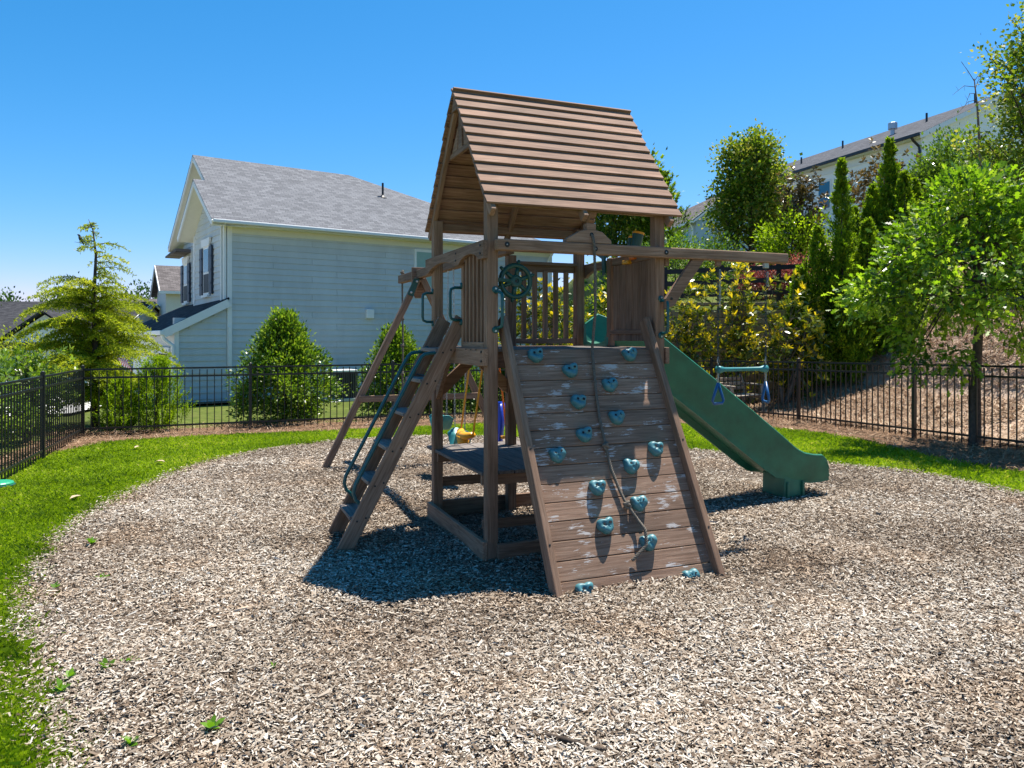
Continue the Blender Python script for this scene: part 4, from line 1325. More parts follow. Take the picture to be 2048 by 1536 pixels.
for x, y, h in ((-3.0, 3.6, .5), (-10.0, 3.9, .5), (-12.5, 2.6, .45), (.0 - 1.2, 5.2, .5)):
    zz = ez - .05 + (y + .5) / (GD / 2 + .5) * 2.75
    MB().tube([(x, y, zz - .1), (x, y, zz + h)], .06, 8).build("vent_pipe", M['blackmetal'], wr)
zz = ez - .05 + (2.7 + .5) / (GD / 2 + .5) * 2.75
tv = MB().lathe([(.12, 0), (.12, .35), (.26, .36), (.26, .72), (.24, .74)], (-4.6, 2.7, zz - .05), (0, 0, 1), 14).build("turbine_vent", M['galv'], wr)

def gable_house(name, label, loc, rz, w, d, ez, rise, wm, rm, wins=(), ov=.4, shut=None, door=None):
    """long eave wall faces local -y"""
    o = thing(name, label, "house", loc, rz)
    w1 = lap_mesh(0, w, 0, ez, .18).build("wall", wm, o)
    MB().prism([(0, 0), (d, 0), (d, ez), (d / 2, ez + rise), (0, ez)], (.0, .0, 0), (0, 1, 0), (0, 0, 1), (w, 0, 0)).build("wall_core", wm, w1)
    b = MB(); roof_quad(b, (-ov, -ov, ez - .1), (w + ov, -ov, ez - .1), (w + ov, d / 2, ez + rise + .08), (-ov, d / 2, ez + rise + .08))
    r = b.build("roof", rm, o)
    b = MB(); roof_quad(b, (w + ov, d + ov, ez - .1), (-ov, d + ov, ez - .1), (-ov, d / 2, ez + rise + .08), (w + ov, d / 2, ez + rise + .08)); b.build("roof_panel", rm, r)
    MB().box((w / 2, -ov - .04, ez - .16), (w + 2 * ov, .1, .16)).build("gutter", M['trim'], r)
    for x in (-ov + .03, w + ov - .03):
        for y0 in (-ov, d + ov):
            MB().beam((x, y0, ez - .2), (x, d / 2, ez + rise - .02), .05, .2).build("rake_board", M['trim'], r)
    for x, z, ww, hh in wins: far_window(w1, x, z, ww, hh, M['glass'], -.03, shut)
    return o, w1, r
# pale blue house between tower and tall tree
o, w1, r = gable_house("pale_blue_house", "pale blue house with turquoise shutters, between the tower and the tall maple", (9.94, 59.9, 4.0), math.atan2(-.989, .147), 12.0, 4.6, 5.2, 1.9, M['ltblue'], M['shingle_brown'], (), .4)
far_window(w1, 9.6, 3.3, .9, 1.4, M['glass'], -.03, None)
dr = MB().box((7.0, -.03, 3.7), (1.1, .06, 2.1)).build("door", M['trim'], w1)
MB().box((7.0, -.065, 3.75), (.5, .02, 1.6)).build("pane", M['glass'], dr)
for x in (8.75, 10.45): MB().box((x, -.04, 3.6), (.5, .05, 1.7)).build("shutter", M['turq'], w1)
MB().box((5.4, -.04, 3.6), (.6, .05, 1.7)).build("shutter", M['turq'], w1)
MB().tube([(11.8, -.4, 5.05), (11.8, -.15, 4.7), (11.8, -.1, 0)], .06, 6).build("downspout", M['trim'], w1)
# far left: white gabled house with dark roof
lz = gzf(-30, 41)
o, w1, r = gable_house("white_gabled_house", "low white house with dark roof and front gable behind the far left shrubs", (-36.0, 40.5, -2.6), R(2), 13.6, 12, 4.0, 2.45, M['white'], M['shingle_dark'], (), .4)
MB().prism([(0, 0), (4.4, 0), (2.2, 1.45)], (9.2, -1.2, 4.05), (1, 0, 0), (0, 0, 1), (0, 4, 0)).build("front_gable", M['white'], w1)
b = MB(); roof_quad(b, (8.9, -1.5, 3.9), (8.9, 3.2, 3.9), (11.4, 3.2, 5.62), (11.4, -1.5, 5.62), .1); b.build("gable_roof", M['shingle_dark'], r)
b = MB(); roof_quad(b, (13.9, 3.2, 3.9), (13.9, -1.5, 3.9), (11.4, -1.5, 5.62), (11.4, 3.2, 5.62), .1); b.build("gable_roof", M['shingle_dark'], r)
MB().box((11.0, -1.25, 3.86), (7.0, .2, .32)).build("gutter", M['blackmetal'], r)
MB().box((11.4, -1.12, 1.9), (4.4, .2, 3.75)).build("front_wall", M['white'], w1)
# cream house and tan roofed house peeking out behind the blue-grey one
gable_house("cream_house", "cream house with brown roof just behind the blue grey house's left edge", (-20.4, 44.5, -2.9), R(30), 8, 5.6, 7.4, 1.6, M['cream'], M['shingle_brown'], ((2.0, 5.6, .9, 1.4),), .4)
gable_house("tan_roofed_house", "distant low house with tan roof behind the cedar tree", (-30.5, 57, -4.2), R(20), 9, 9, 6.6, 2.4, M['cream'], M['shingle_brown'], ((4, 4.6, 1, 1.4),), .4)
# small flag on the porch side
fl = thing("flag", "small striped flag hanging from a pole at the house front, behind the cedar", "flag", (-11.15, 21.9, .62), R(10))
MB().tube([(0, 0, 0), (-.35, -.1, .9)], .015, 6).build("pole", M['trim'], fl)
def flagmat():
    m, t, b = newmat("striped_flag_cloth")
    a = N(t, "ShaderNodeAttribute", attribute_name="gc")
    sp = N(t, "ShaderNodeSeparateXYZ"); t.links.new(a.outputs['Vector'], sp.inputs[0])
    st = mth(t, 'GREATER_THAN', mth(t, 'FRACT', mth(t, 'MULTIPLY', sp.outputs[1], 6.5)), .5)
    c = mixc(t, st, (.55, .02, .03), (.8, .8, .8))
    cn = mth(t, 'MULTIPLY', mth(t, 'LESS_THAN', sp.outputs[0], .42), mth(t, 'GREATER_THAN', sp.outputs[1], .46))
    t.links.new(mixc(t, cn, c, (.01, .02, .14)), b.inputs['Base Color']); b.inputs['Roughness'].default_value = .8
    return m
vs = []; gs = []; fs = []
for i in range(9):
    for j in range(2):
        q = i / 8
        vs.append((-.33 + q * .12 + .03 * math.sin(q * 9), -.1 - .02 * math.cos(q * 9), .86 - q * .52 - j * (.16 + .1 * q) + .0))
        vs[-1] = (vs[-1][0] + j * .34, vs[-1][1], vs[-1][2]); gs.append((q, 1.0 - j, 0))
for i in range(8): fs.append((2 * i, 2 * i + 1, 2 * i + 3, 2 * i + 2))
b = MB(); b._add(vs, fs, gs); b.build("cloth", flagmat(), fl, 0, True)
# ------------------------------------------------------------------ vegetation
LM = {
 'oak': leafmat("oak_leaf", [(.0, (.04, .09, .006)), (.45, (.12, .23, .010)), (.8, (.22, .36, .016)), (1, (.34, .44, .04))], .36, .45, .5),
 'holly': leafmat("holly_leaf", [(.0, (.025, .055, .006)), (.45, (.08, .16, .010)), (.8, (.17, .29, .016)), (1, (.28, .37, .04))], .30, .32, .6),
 'magnolia': leafmat("magnolia_leaf", [(.0, (.035, .06, .008)), (.40, (.095, .14, .012)), (.55, (.28, .30, .012)), (.75, (.58, .50, .012)), (1, (.74, .60, .03))], .28, .36, .6, (1.3, 1.2, .7)),
 'bronze': leafmat("bronze_magnolia_leaf", [(.0, (.035, .03, .014)), (.5, (.085, .075, .025)), (1, (.34, .22, .06))], .35, .2, .5, (1.2, 1.1, .7)),
 'juniper': leafmat("juniper_scale", [(.0, (.03, .06, .006)), (.45, (.10, .18, .009)), (.8, (.19, .30, .010)), (1, (.30, .40, .016))], .6, .42, .2),
 'arbor': leafmat("bright_conifer_scale", [(.0, (.07, .12, .005)), (.5, (.20, .32, .008)), (1, (.36, .48, .02))], .6, .4, .2),
 'cedar': leafmat("cedar_needle", [(.0, (.09, .12, .010)), (.45, (.22, .28, .014)), (.8, (.38, .42, .02)), (1, (.50, .50, .05))], .6, .4, .2),
 'maple': leafmat("maple_leaf", [(.0, (.03, .065, .008)), (.5, (.09, .16, .012)), (.85, (.23, .31, .018)), (1, (.36, .34, .07))], .5, .36, .3),
 'far': leafmat("far_leaf", [(.0, (.018, .045, .012)), (.5, (.04, .095, .02)), (1, (.10, .18, .03))], .6, .25, .3),
 'laurel': leafmat("laurel_leaf", [(.0, (.03, .065, .008)), (.45, (.10, .18, .014)), (.8, (.20, .31, .03)), (1, (.32, .42, .07))], .3, .33, .6),
 'red': leafmat("red_barberry_leaf", [(.0, (.07, .02, .02)), (.5, (.22, .05, .05)), (1, (.42, .16, .12))], .5, .3, .3, (1.3, 1, .9)),
 'weed': leafmat("weed_leaf", [(.0, (.06, .16, .01)), (1, (.16, .32, .02))], .5, .4, .3),
}
def trunk_part(par, pts, rs, mat, name="trunk", n=9):
    return MB().tube(pts, rs, n).build(name, mat, par, 0, True)
def rnd_dirs(n, rng): return nrmz(rng.normal(size=(n, 3)))
def ell_clusters(n, c, r, rng, lump=.25, shell=.55, zmin=-9):
    """cluster centres in a lumpy ellipsoid, biased to its outside"""
    d = rnd_dirs(n, rng)
    ph = rng.uniform(0, 6.28, 6)
    lum = 1 + lump * (np.sin(3 * np.arctan2(d[:, 1], d[:, 0]) + ph[0]) * .5 + np.sin(4 * d[:, 2] + ph[1]) * .4 + np.sin(5 * d[:, 0] + ph[2]) * .4 + np.sin(6 * d[:, 1] + ph[3]) * .3)
    q = (shell + (1 - shell) * rng.random(n) ** .6) * lum
    p = np.array(c) + d * q[:, None] * np.array(r)
    return p[p[:, 2] > zmin]
def cloud(P, per, rad, rng, outc=None, spread=1.0, L=(.06, .1), wr=.45, cb=.5, cv=.3, upb=.3, droop=0.0):
    """leaves round cluster centres P"""
    n = len(P); K = per
    off = rng.normal(size=(n, K, 3)) * (np.asarray(rad)[..., None, None] if np.ndim(rad) else rad) * .5
    B = P[:, None, :] + off
    D = off / (np.linalg.norm(off, axis=-1, keepdims=True) + 1e-6) + rng.normal(size=(n, K, 3)) * .5
    if outc is not None:
        o = nrmz(P - np.array(outc)); D = D + o[:, None, :] * .8
    D[..., 2] += upb - droop
    B = B.reshape(-1, 3); D = nrmz(D.reshape(-1, 3))
    l = rng.uniform(L[0], L[1], len(B)); w = l * wr * rng.uniform(.8, 1.2, len(B))
    cc = np.repeat(rng.normal(cb, cv * .6, n), K) + rng.normal(0, cv * .7, len(B))
    return B, D, l, w, np.clip(cc, 0, 1)
def crown(par, data, mat, tmpl=DIAMOND, fold=.25, name="crown", up=None):
    B, D, l, w, c = data
    return link(name, leaf_mesh(name, B, D, l, w, mat, c, tmpl, fold, up), par)
def limbs(par, base, top, P, n, r0, mat, rng, name="limb"):
    sel = P[rng.choice(len(P), min(n, len(P)), replace=False)]
    b = MB()
    base = np.array(base); top = np.array(top)
    for p in sel:
        q = rng.uniform(.25, .95)
        s = base + (top - base) * q
        m = (s + p) / 2 + np.array([0, 0, .08 * np.linalg.norm(p - s)]) + rng.normal(size=3) * .04
        b.tube([s, m, p], [r0 * (1 - q * .6), r0 * .45, r0 * .15], 5, False)
    return b.build(name, mat, par, 0, True)

# ---- broadleaf trees
def broad(name, label, cat, base, cz, r, ncl, per, clr, mat, L, wr, trunk_r, bark, seed, tmpl=DIAMOND, lump=.25, cb=.5, cv=.35, lean=(0, 0), upb=.3, droop=0, group=None, shell=.5, nl=26, fold=.25):
    rng = np.random.default_rng(seed)
    o = thing(name, label, cat, base, 0, group)
    c = (lean[0], lean[1], cz)
    P = ell_clusters(ncl, c, r, rng, lump, shell, .1)
    top = (lean[0], lean[1], cz + r[2] * .6)
    trunk_part(o, [(0, 0, -.1), (lean[0] * .3 + .02, lean[1] * .3, cz * .35), (lean[0] * .7 - .02, lean[1] * .7, cz * .75), top], [trunk_r * 1.15, trunk_r * .9, trunk_r * .65, trunk_r * .2], bark)
    limbs(o, (lean[0] * .4, lean[1] * .4, max(cz - r[2] * .8, cz * .3)), top, P, nl, trunk_r * .45, bark, rng)
    crown(o, cloud(P, per, clr, rng, c, 1, L, wr, cb, cv, upb, droop), mat, tmpl, fold)
    return o
# oak at the right, inside the fence
rng = np.random.default_rng(5)
ob = (6.92, 11.3, gzf(6.92, 11.3))
oak = thing("oak_tree", "young oak tree with lobed bright green leaves inside the fence at right", "tree", ob)
trunk_part(oak, [(0, 0, -.1), (.01, 0, .05), (.03, .02, .9), (.07, 0, 1.8), (.05, .03, 2.8), (.1, 0, 3.5), (.12, 0, 3.95)], [.11, .085, .07, .06, .045, .026, .01], M['bark'], n=12)
# tiers of spreading branches
tiers = []
for zc, rr, n in ((1.95, .8, 5), (2.2, 1.5, 20), (2.5, 1.55, 23), (2.85, 1.22, 22), (3.15, 1.0, 19), (3.45, .85, 17), (3.75, .66, 13), (4.0, .35, 6)):
    for k in range(n):
        a = rng.uniform(0, 2 * np.pi); q = rng.uniform(.35, 1.05) ** .7
        tiers.append((rr * q * np.cos(a), rr * q * np.sin(a), zc + rng.normal(0, .16) - .10 * q))
tiers += [(-1.15, -.2, 1.7), (-1.0, -.15, 1.6), (-.95, -.1, 1.42), (-.92, .0, 1.25), (-1.72, .1, 2.1), (-1.8, 0, 2.25), (-1.62, -.1, 2.15), (-1.5, .1, 2.35), (-.55, -.3, 1.35), (-.45, -.3, 1.2), (.5, -.4, 1.5)]
OP = np.array(tiers)
limbs(oak, (.03, .02, 1.2), (.1, 0, 4.0), OP, 70, .03, M['bark'], rng)
crown(oak, cloud(OP, 84, .27, rng, (0, 0, 2.6), 1, (.075, .135), .74, .50, .46, .1, .15), LM['oak'], OAKL, .2)
# tall maple left of the white house
def leaders(name, label, base, H, Rr, nb, seed, mat, L, per, bark, clr=.36, r0=.14):
    rng = np.random.default_rng(seed)
    o = thing(name, label, "tree", base)
    trunk_part(o, [(0, 0, -.1), (.03, 0, H * .35), (-.03, .02, H * .7), (.02, 0, H * .97)], [r0, r0 * .75, r0 * .4, .012], bark)
    b = MB(); P = []; CB = []
    for i in range(nb):
        h0 = H * (.10 + .72 * (i + rng.random()) / nb)
        a = i * 2.4 + rng.uniform(-.4, .4)
        f = h0 / H
        Lb = Rr * (1.0 - .62 * max(0, f - .25) / .75) * rng.uniform(.75, 1.12)
        rise = Lb * rng.uniform(.7, 1.25)
        e = np.array([np.cos(a), np.sin(a), 0])
        p0 = np.array([0, 0, h0]); p2 = p0 + e * Lb + [0, 0, rise]; p1 = p0 + e * Lb * .6 + [0, 0, rise * .35]
        b.tube([tuple(p0), tuple(p1), tuple(p2)], [r0 * .3, r0 * .2, .008], 5, False)
        m = 9
        for k in range(m):
            q = .30 + .70 * (k + rng.random()) / m
            pt = p0 * (1 - q) ** 2 + 2 * p1 * q * (1 - q) + p2 * q * q
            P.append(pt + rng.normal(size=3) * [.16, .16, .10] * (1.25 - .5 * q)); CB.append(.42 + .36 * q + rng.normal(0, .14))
    for k in range(24): P.append(np.array([rng.normal(0, .16), rng.normal(0, .16), H * rng.uniform(.72, 1.0)])); CB.append(.6)
    b.build("limb", bark, o, 0, True)
    P = np.array(P)
    B, D, l, w, c = cloud(P, per, clr, rng, (0, 0, H * .45), 1, L, .85, .5, .3, .1, .1)
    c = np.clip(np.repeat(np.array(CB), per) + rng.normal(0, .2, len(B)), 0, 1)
    crown(o, (B, D, l, w, c), mat)
    return o
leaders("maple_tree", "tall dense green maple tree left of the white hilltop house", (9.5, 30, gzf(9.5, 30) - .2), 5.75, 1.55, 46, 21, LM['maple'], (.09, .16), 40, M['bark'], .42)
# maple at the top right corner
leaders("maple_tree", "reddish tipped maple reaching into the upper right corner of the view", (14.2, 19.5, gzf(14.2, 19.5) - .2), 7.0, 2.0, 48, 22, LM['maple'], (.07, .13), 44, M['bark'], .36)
# round clipped shrub behind the oak
broad("green_shrub", "rounded fine leaved green shrub on the hill above the oak", "shrub", (15.0, 25, gzf(15, 25)), 1.5, (2.0, 1.6, 1.7), 380, 56, .42, LM['laurel'], (.09, .15), .55, .06, M['bark'], 23, lump=.18, cb=.45, cv=.3, nl=20)
# trees seen through the tower's right side
broad("background_tree", "dark green tree seen under the playset roof, leftmost of two there", "tree", (4.5, 33, gzf(4.5, 33)), 3.2, (1.5, 1.5, 2.3), 220, 30, .6, LM['maple'], (.14, .24), .7, .12, M['bark'], 24, nl=20)
broad("background_tree", "yellow green tree seen under the playset roof, beside the corner post", "tree", (5.9, 36, gzf(5.9, 36)), 3.0, (1.2, 1.2, 2.4), 150, 28, .6, LM['arbor'], (.14, .24), .7, .1, M['bark'], 25, nl=20, lump=.4)
# shrubs above the retaining wall
broad("hedge_shrub", "light green shrub above the retaining wall, below the trapeze beam", "shrub", (4.9, 22.6, gzf(4.9, 22.6)), .75, (1.0, .8, .85), 110, 40, .35, LM['holly'], (.07, .12), .5, .03, M['bark'], 26, cb=.65)
broad("hedge_shrub", "dark green shrub above the retaining wall behind the trapeze chain", "shrub", (6.3, 23.2, gzf(6.3, 23.2)), .7, (.8, .7, .8), 80, 40, .35, LM['holly'], (.07, .12), .5, .03, M['bark'], 27, cb=.3)
broad("yellow_shrub", "yellow green shrub at the foot of the tall maple", "shrub", (10.0, 27, gzf(10, 27)), 1.0, (1.2, 1, 1.2), 130, 40, .4, LM['arbor'], (.09, .15), .55, .03, M['bark'], 28, cb=.6, cv=.5)
broad("hedge_shrub", "dark green shrub on the bank seen just right of the tower's rear post", "shrub", (3.2, 20.9, gzf(3.2, 20.9) - .2), 1.5, (1.1, .9, 1.6), 200, 44, .4, LM['maple'], (.09, .15), .6, .05, M['bark'], 29, cb=.35, cv=.4, lump=.35)
broad("hedge_shrub", "dark green shrub on the bank behind the tower's rear railing", "shrub", (2.0, 22.6, gzf(2.0, 22.6) - .2), 1.2, (1.0, .9, 1.3), 150, 40, .4, LM['holly'], (.08, .13), .55, .05, M['bark'], 39, cb=.35, cv=.4, lump=.35)
for k, (x, y, lab, s) in enumerate(((6.7, 21.1, "red barberry shrub behind the board fence, leftmost and smallest of three", .42), (7.55, 21.2, "red barberry shrub behind the board fence, middle of three", .52), (8.3, 21.5, "red barberry shrub behind the board fence, rightmost beside the junipers", .58))):
    broad("barberry_shrub", lab, "shrub", (x, y, gzf(x, y)), s * .9, (s, s, s * .85), 90, 34, .25, LM['red'], (.05, .09), .5, .02, M['bark'], 30 + k, group="red shrubs on the bank", cb=.55, cv=.5, nl=12)
# bronze magnolias
def whorls(P, outc, rng, nl=9, L=(.11, .17), wr=.36, young=.4, cb=.3):
    n = len(P)
    o = nrmz(P - np.array(outc)); o[:, 2] = np.abs(o[:, 2]) * .6 + .5; o = nrmz(o + rng.normal(size=(n, 3)) * .25)
    a = nrmz(np.cross(o, rng.normal(size=(n, 3)))); b = np.cross(o, a)
    B = []; D = []; Ls = []; C = []
    yg = rng.random(n) < young
    for k in range(nl):
        an = 2.4 * k + rng.uniform(0, .5, n)
        lift = np.where(k < nl * .45, rng.uniform(.9, 1.8, n), rng.uniform(-.15, .5, n))
        D.append(nrmz(a * np.cos(an)[:, None] + b * np.sin(an)[:, None] + o * lift[:, None]))
        B.append(P - o * (.012 * k))
        Ls.append(rng.uniform(L[0], L[1], n) * (1 if k >= nl * .45 else .85))
        C.append(np.where(yg & (k < nl * .55), rng.normal(.82, .12, n), rng.normal(cb, .13, n)))
    B = np.concatenate(B); D = np.concatenate(D); l = np.concatenate(Ls)
    return B, D, l, l * wr, np.clip(np.concatenate(C), 0, 1)
def magnolia(label, base, cz, r, n, seed, mat, young=.55, cb=.3, L=(.12, .19), name="magnolia_shrub", group=None, lump=.35, stems=5):
    rng = np.random.default_rng(seed)
    o = thing(name, label, "shrub", base, 0, group)
    P = ell_clusters(n, (0, 0, cz), r, rng, lump, .35, .15)
    b = MB()
    for k in range(stems):
        a = rng.uniform(0, 6.28)
        e = np.array([r[0] * .5 * np.cos(a), r[1] * .5 * np.sin(a), cz + r[2] * .5])
        b.tube([(0, 0, -.1), e * .4 + rng.normal(size=3) * .05, e], [.045, .03, .012], 6, False)
    b.build("trunk", M['palebark'], o, 0, True)
    limbs(o, (0, 0, cz * .3), (0, 0, cz + r[2] * .4), P, 60, .014, M['palebark'], rng)
    crown(o, whorls(P, (0, 0, cz - r[2] * .5), rng, 9, L, .36, young, cb), mat, OVAL, .22)
    return o
MG = "yellow tipped magnolias along the retaining wall"
magnolia("yellow tipped magnolia seen through the tower's back railing", (.85, 18.0, gzf(.85, 18)), 1.75, (1.15, .8, 1.55), 420, 41, LM['magnolia'], .62, group=MG)
magnolia("yellow tipped magnolia seen between the tower's rear post and slide panel", (2.35, 18.2, gzf(2.35, 18.2)), 1.5, (.75, .7, 1.35), 240, 42, LM['magnolia'], .62, group=MG)
magnolia("yellow tipped magnolia just right of the tower, above the slide", (4.25, 17.9, gzf(4.25, 17.9)), 1.6, (1.0, .7, 1.45), 300, 43, LM['magnolia'], .62, group=MG)
magnolia("yellow tipped magnolia behind the trapeze, rightmost of the row, touching the junipers", (6.3, 17.5, gzf(6.3, 17.5)), 1.4, (1.25, .75, 1.2), 330, 44, LM['magnolia'], .62, group=MG)
magnolia("thin upright magnolia with yellow tips between the trapeze chains", (5.45, 18.2, gzf(5.45, 18.2)), 2.2, (.45, .45, 1.2), 120, 45, LM['magnolia'], .85, group=MG)
magnolia("bronze leaved magnolia tree in front of the white house porch", (10.6, 27.5, gzf(10.6, 27.5)), 2.1, (.75, .75, 1.9), 330, 46, LM['bronze'], .4, .35, (.14, .22), "magnolia_tree")
magnolia("golden leaved magnolia behind the taller juniper, below the white house windows", (13.6, 27, gzf(13.6, 27)), 2.0, (1.6, .9, 1.9), 380, 47, LM['bronze'], .75, .5, (.15, .24), "magnolia_tree")

# ---- junipers: many upright plumes
def juniper(label, base, H, Rr, n, seed, mat, name="juniper_tree", spire=.62, L=(.05, .09), k=30, group=None, cb=.45):
    rng = np.random.default_rng(seed)
    o = thing(name, label, "tree" if H > 2 else "shrub", base, 0, group)
    trunk_part(o, [(0, 0, -.1), (0, 0, H * .5), (0, 0, H * .93)], [Rr * .07 + .015, Rr * .05 + .01, .006], M['bark'], n=7)
    h = rng.random(n) ** 1.15
    a = rng.uniform(0, 2 * np.pi, n)
    prof = np.where(h < .12, .55 + h * 3.7, (1 - (h - .12) / .88) ** (.52))
    if spire: prof = np.where(h > spire, np.minimum(prof, .19 * (1 - h) / (1 - spire) + .012), prof)
    lob = 1 + .30 * np.sin(3 * a + 5 * h + seed) + .22 * np.sin(5 * a - 9 * h) + .12 * np.sin(9 * a + 17 * h)
    q = Rr * prof * lob * (.35 + .65 * rng.random(n) ** .5)
    P0 = np.stack([q * np.cos(a), q * np.sin(a), h * H * .93], -1)
    dr = np.stack([np.cos(a) * .45, np.sin(a) * .45, np.ones(n)], -1) + rng.normal(size=(n, 3)) * .24
    dr = nrmz(dr); pl = rng.uniform(.2, .72, n) * (.16 + .84 * np.minimum(1, prof * 1.3)) * min(1, H / 2.5)
    t = np.linspace(0, 1, k)[None, :] * np.ones((n, 1))
    B = P0[:, None] + dr[:, None] * (pl[:, None] * t)[..., None] + rng.normal(size=(n, k, 3)) * (.045 * min(1, H / 2.5) * (1.1 - t))[..., None]
    D = dr[:, None] + rng.normal(size=(n, k, 3)) * .45
    D = nrmz(D.reshape(-1, 3)); B = B.reshape(-1, 3)
    l = rng.uniform(L[0], L[1], len(B))
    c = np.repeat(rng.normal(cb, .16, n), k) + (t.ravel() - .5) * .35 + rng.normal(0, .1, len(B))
    crown(o, (B, D, l, l * .36, np.clip(c, 0, 1)), mat)
    return o
def juniper_clump(label, base, lead, seed, mat, L, per=25, dens=125, cb=.6, group=None):
    """lead: list of (dx, dy, height, radius), each a slender pointed cone of upswept plumes"""
    rng = np.random.default_rng(seed)
    o = thing("juniper_tree", label, "tree", base, 0, group)
    BB = []; DD = []; LL = []; CC = []
    for li, (lx, ly, H, Rr) in enumerate(lead):
        trunk_part(o, [(lx * .3, ly * .3, -.1), (lx, ly, H * .45), (lx, ly, H * .95)], [.06, .035, .006], M['bark'], n=6)
        n = int(dens * H * (.5 + Rr))
        h = rng.random(n) ** 1.1
        a = rng.uniform(0, 6.283, n)
        pr = np.where(h < .18, .7 + h * 1.6, ((1 - h) / .82) ** .85)
        lob = 1 + .30 * np.sin(3 * a + 6 * h + seed + li) + .25 * np.sin(5 * a - 10 * h + li) + .15 * np.sin(8 * a + 19 * h)
        q = Rr * pr * lob * (.25 + .75 * rng.random(n) ** .55) + .012
        P0 = np.stack([lx + q * np.cos(a), ly + q * np.sin(a), h * H * .95], -1)
        d = nrmz(np.stack([np.cos(a) * .36, np.sin(a) * .36, np.ones(n)], -1) + rng.normal(size=(n, 3)) * .17)
        pl = (.10 + .55 * pr) * rng.uniform(.35, 1.0, n)
        t = np.linspace(0, 1, per)[None] * np.ones((n, 1))
        B = P0[:, None] + d[:, None] * (pl[:, None] * t)[..., None] + rng.normal(size=(n, per, 3)) * (.05 * (1.08 - t) * (.35 + pr[:, None]))[..., None]
        D = d[:, None] + rng.normal(size=(n, per, 3)) * .42
        BB.append(B.reshape(-1, 3)); DD.append(D.reshape(-1, 3))
        LL.append(rng.uniform(L[0], L[1], n * per))
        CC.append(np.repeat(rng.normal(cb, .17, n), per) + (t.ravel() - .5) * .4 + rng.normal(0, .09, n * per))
    l = np.concatenate(LL)
    crown(o, (np.concatenate(BB), nrmz(np.concatenate(DD)), l, l * .36, np.clip(np.concatenate(CC), 0, 1)), mat)
    return o
JG = "junipers on the bank"
z1 = gzf(7.95, 18.2); z2 = gzf(10.25, 20.5); z3 = gzf(8.75, 18.6)
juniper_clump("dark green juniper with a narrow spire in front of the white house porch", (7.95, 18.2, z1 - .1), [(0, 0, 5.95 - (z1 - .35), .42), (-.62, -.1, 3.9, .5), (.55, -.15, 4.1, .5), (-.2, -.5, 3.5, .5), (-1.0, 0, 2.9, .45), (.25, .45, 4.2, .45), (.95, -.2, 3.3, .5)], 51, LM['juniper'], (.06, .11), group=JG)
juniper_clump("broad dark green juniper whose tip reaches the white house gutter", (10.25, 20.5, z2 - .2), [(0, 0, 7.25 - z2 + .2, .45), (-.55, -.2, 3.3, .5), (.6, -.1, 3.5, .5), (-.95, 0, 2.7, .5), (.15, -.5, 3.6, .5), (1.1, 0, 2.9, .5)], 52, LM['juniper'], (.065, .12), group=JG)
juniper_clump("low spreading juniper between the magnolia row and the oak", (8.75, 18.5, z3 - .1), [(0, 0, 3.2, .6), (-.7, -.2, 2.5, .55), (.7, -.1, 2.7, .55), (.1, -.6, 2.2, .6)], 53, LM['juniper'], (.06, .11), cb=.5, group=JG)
juniper("small bright green conifer behind the fence, smaller one next to the corner post", (-7.25, 14.0, gzf(-7.25, 14.0)), 1.02, .33, 330, 54, LM['arbor'], "conifer_shrub", False, (.03, .055), 26)
juniper("taller bright green conifer behind the fence, right of the corner post", (-6.72, 14.3, gzf(-6.72, 14.3)), 1.42, .44, 480, 55, LM['arbor'], "conifer_shrub", False, (.03, .06), 26)
juniper("dark pointed evergreen seen under the playset roof, close to the corner post", (6.55, 33, gzf(6.55, 33) - .1), 4.6, .9, 500, 56, LM['juniper'], "evergreen_tree", False, (.10, .16), 24)

# ---- hollies
def holly(label, base, H, Rr, n, per, seed, cb=.5, name="holly_shrub", group=None):
    rng = np.random.default_rng(seed)
    o = thing(name, label, "shrub", base, 0, group)
    trunk_part(o, [(0, 0, -.1), (.02, 0, H * .4), (0, 0, H * .85)], [.06, .045, .012], M['bark'], n=7)
    h = rng.random(n); a = rng.uniform(0, 6.283, n)
    prof = np.where(h < .25, .72 + h * 1.1, (1 - (h - .25) / .80) ** .8)
    q = Rr * prof * (1 + .22 * np.sin(4 * a + 6 * h + seed) + .16 * np.sin(7 * a - 11 * h)) * (.42 + .62 * rng.random(n) ** .45)
    P = np.stack([q * np.cos(a), q * np.sin(a), .12 + h * (H - .15)], -1)
    limbs(o, (0, 0, .2), (0, 0, H * .8), P, 50, .016, M['bark'], rng)
    crown(o, cloud(P, per, .15, rng, (0, 0, H * .3), 1, (.055, .095), .52, cb, .42, .5), LM['holly'], DIAMOND, .3)
    return o
holly("large conical glossy green holly behind the fence, left of the ladder", (-4.78, 15.85, gzf(-4.78, 15.85)), 2.2, .92, 600, 38, 61, .62)
holly("medium glossy holly behind the fence, half hidden by the swing leg", (-2.62, 17.0, gzf(-2.62, 17)), 1.95, .78, 420, 36, 62, .64)
holly("low dark holly behind the swings, partly hidden by the ladder", (-1.35, 17.5, gzf(-1.35, 17.5)), 1.35, .85, 300, 36, 63, .35)
holly("small dark holly behind the tower's front left post", (.05, 17.7, gzf(.05, 17.7)), 1.15, .7, 200, 36, 64, .3)
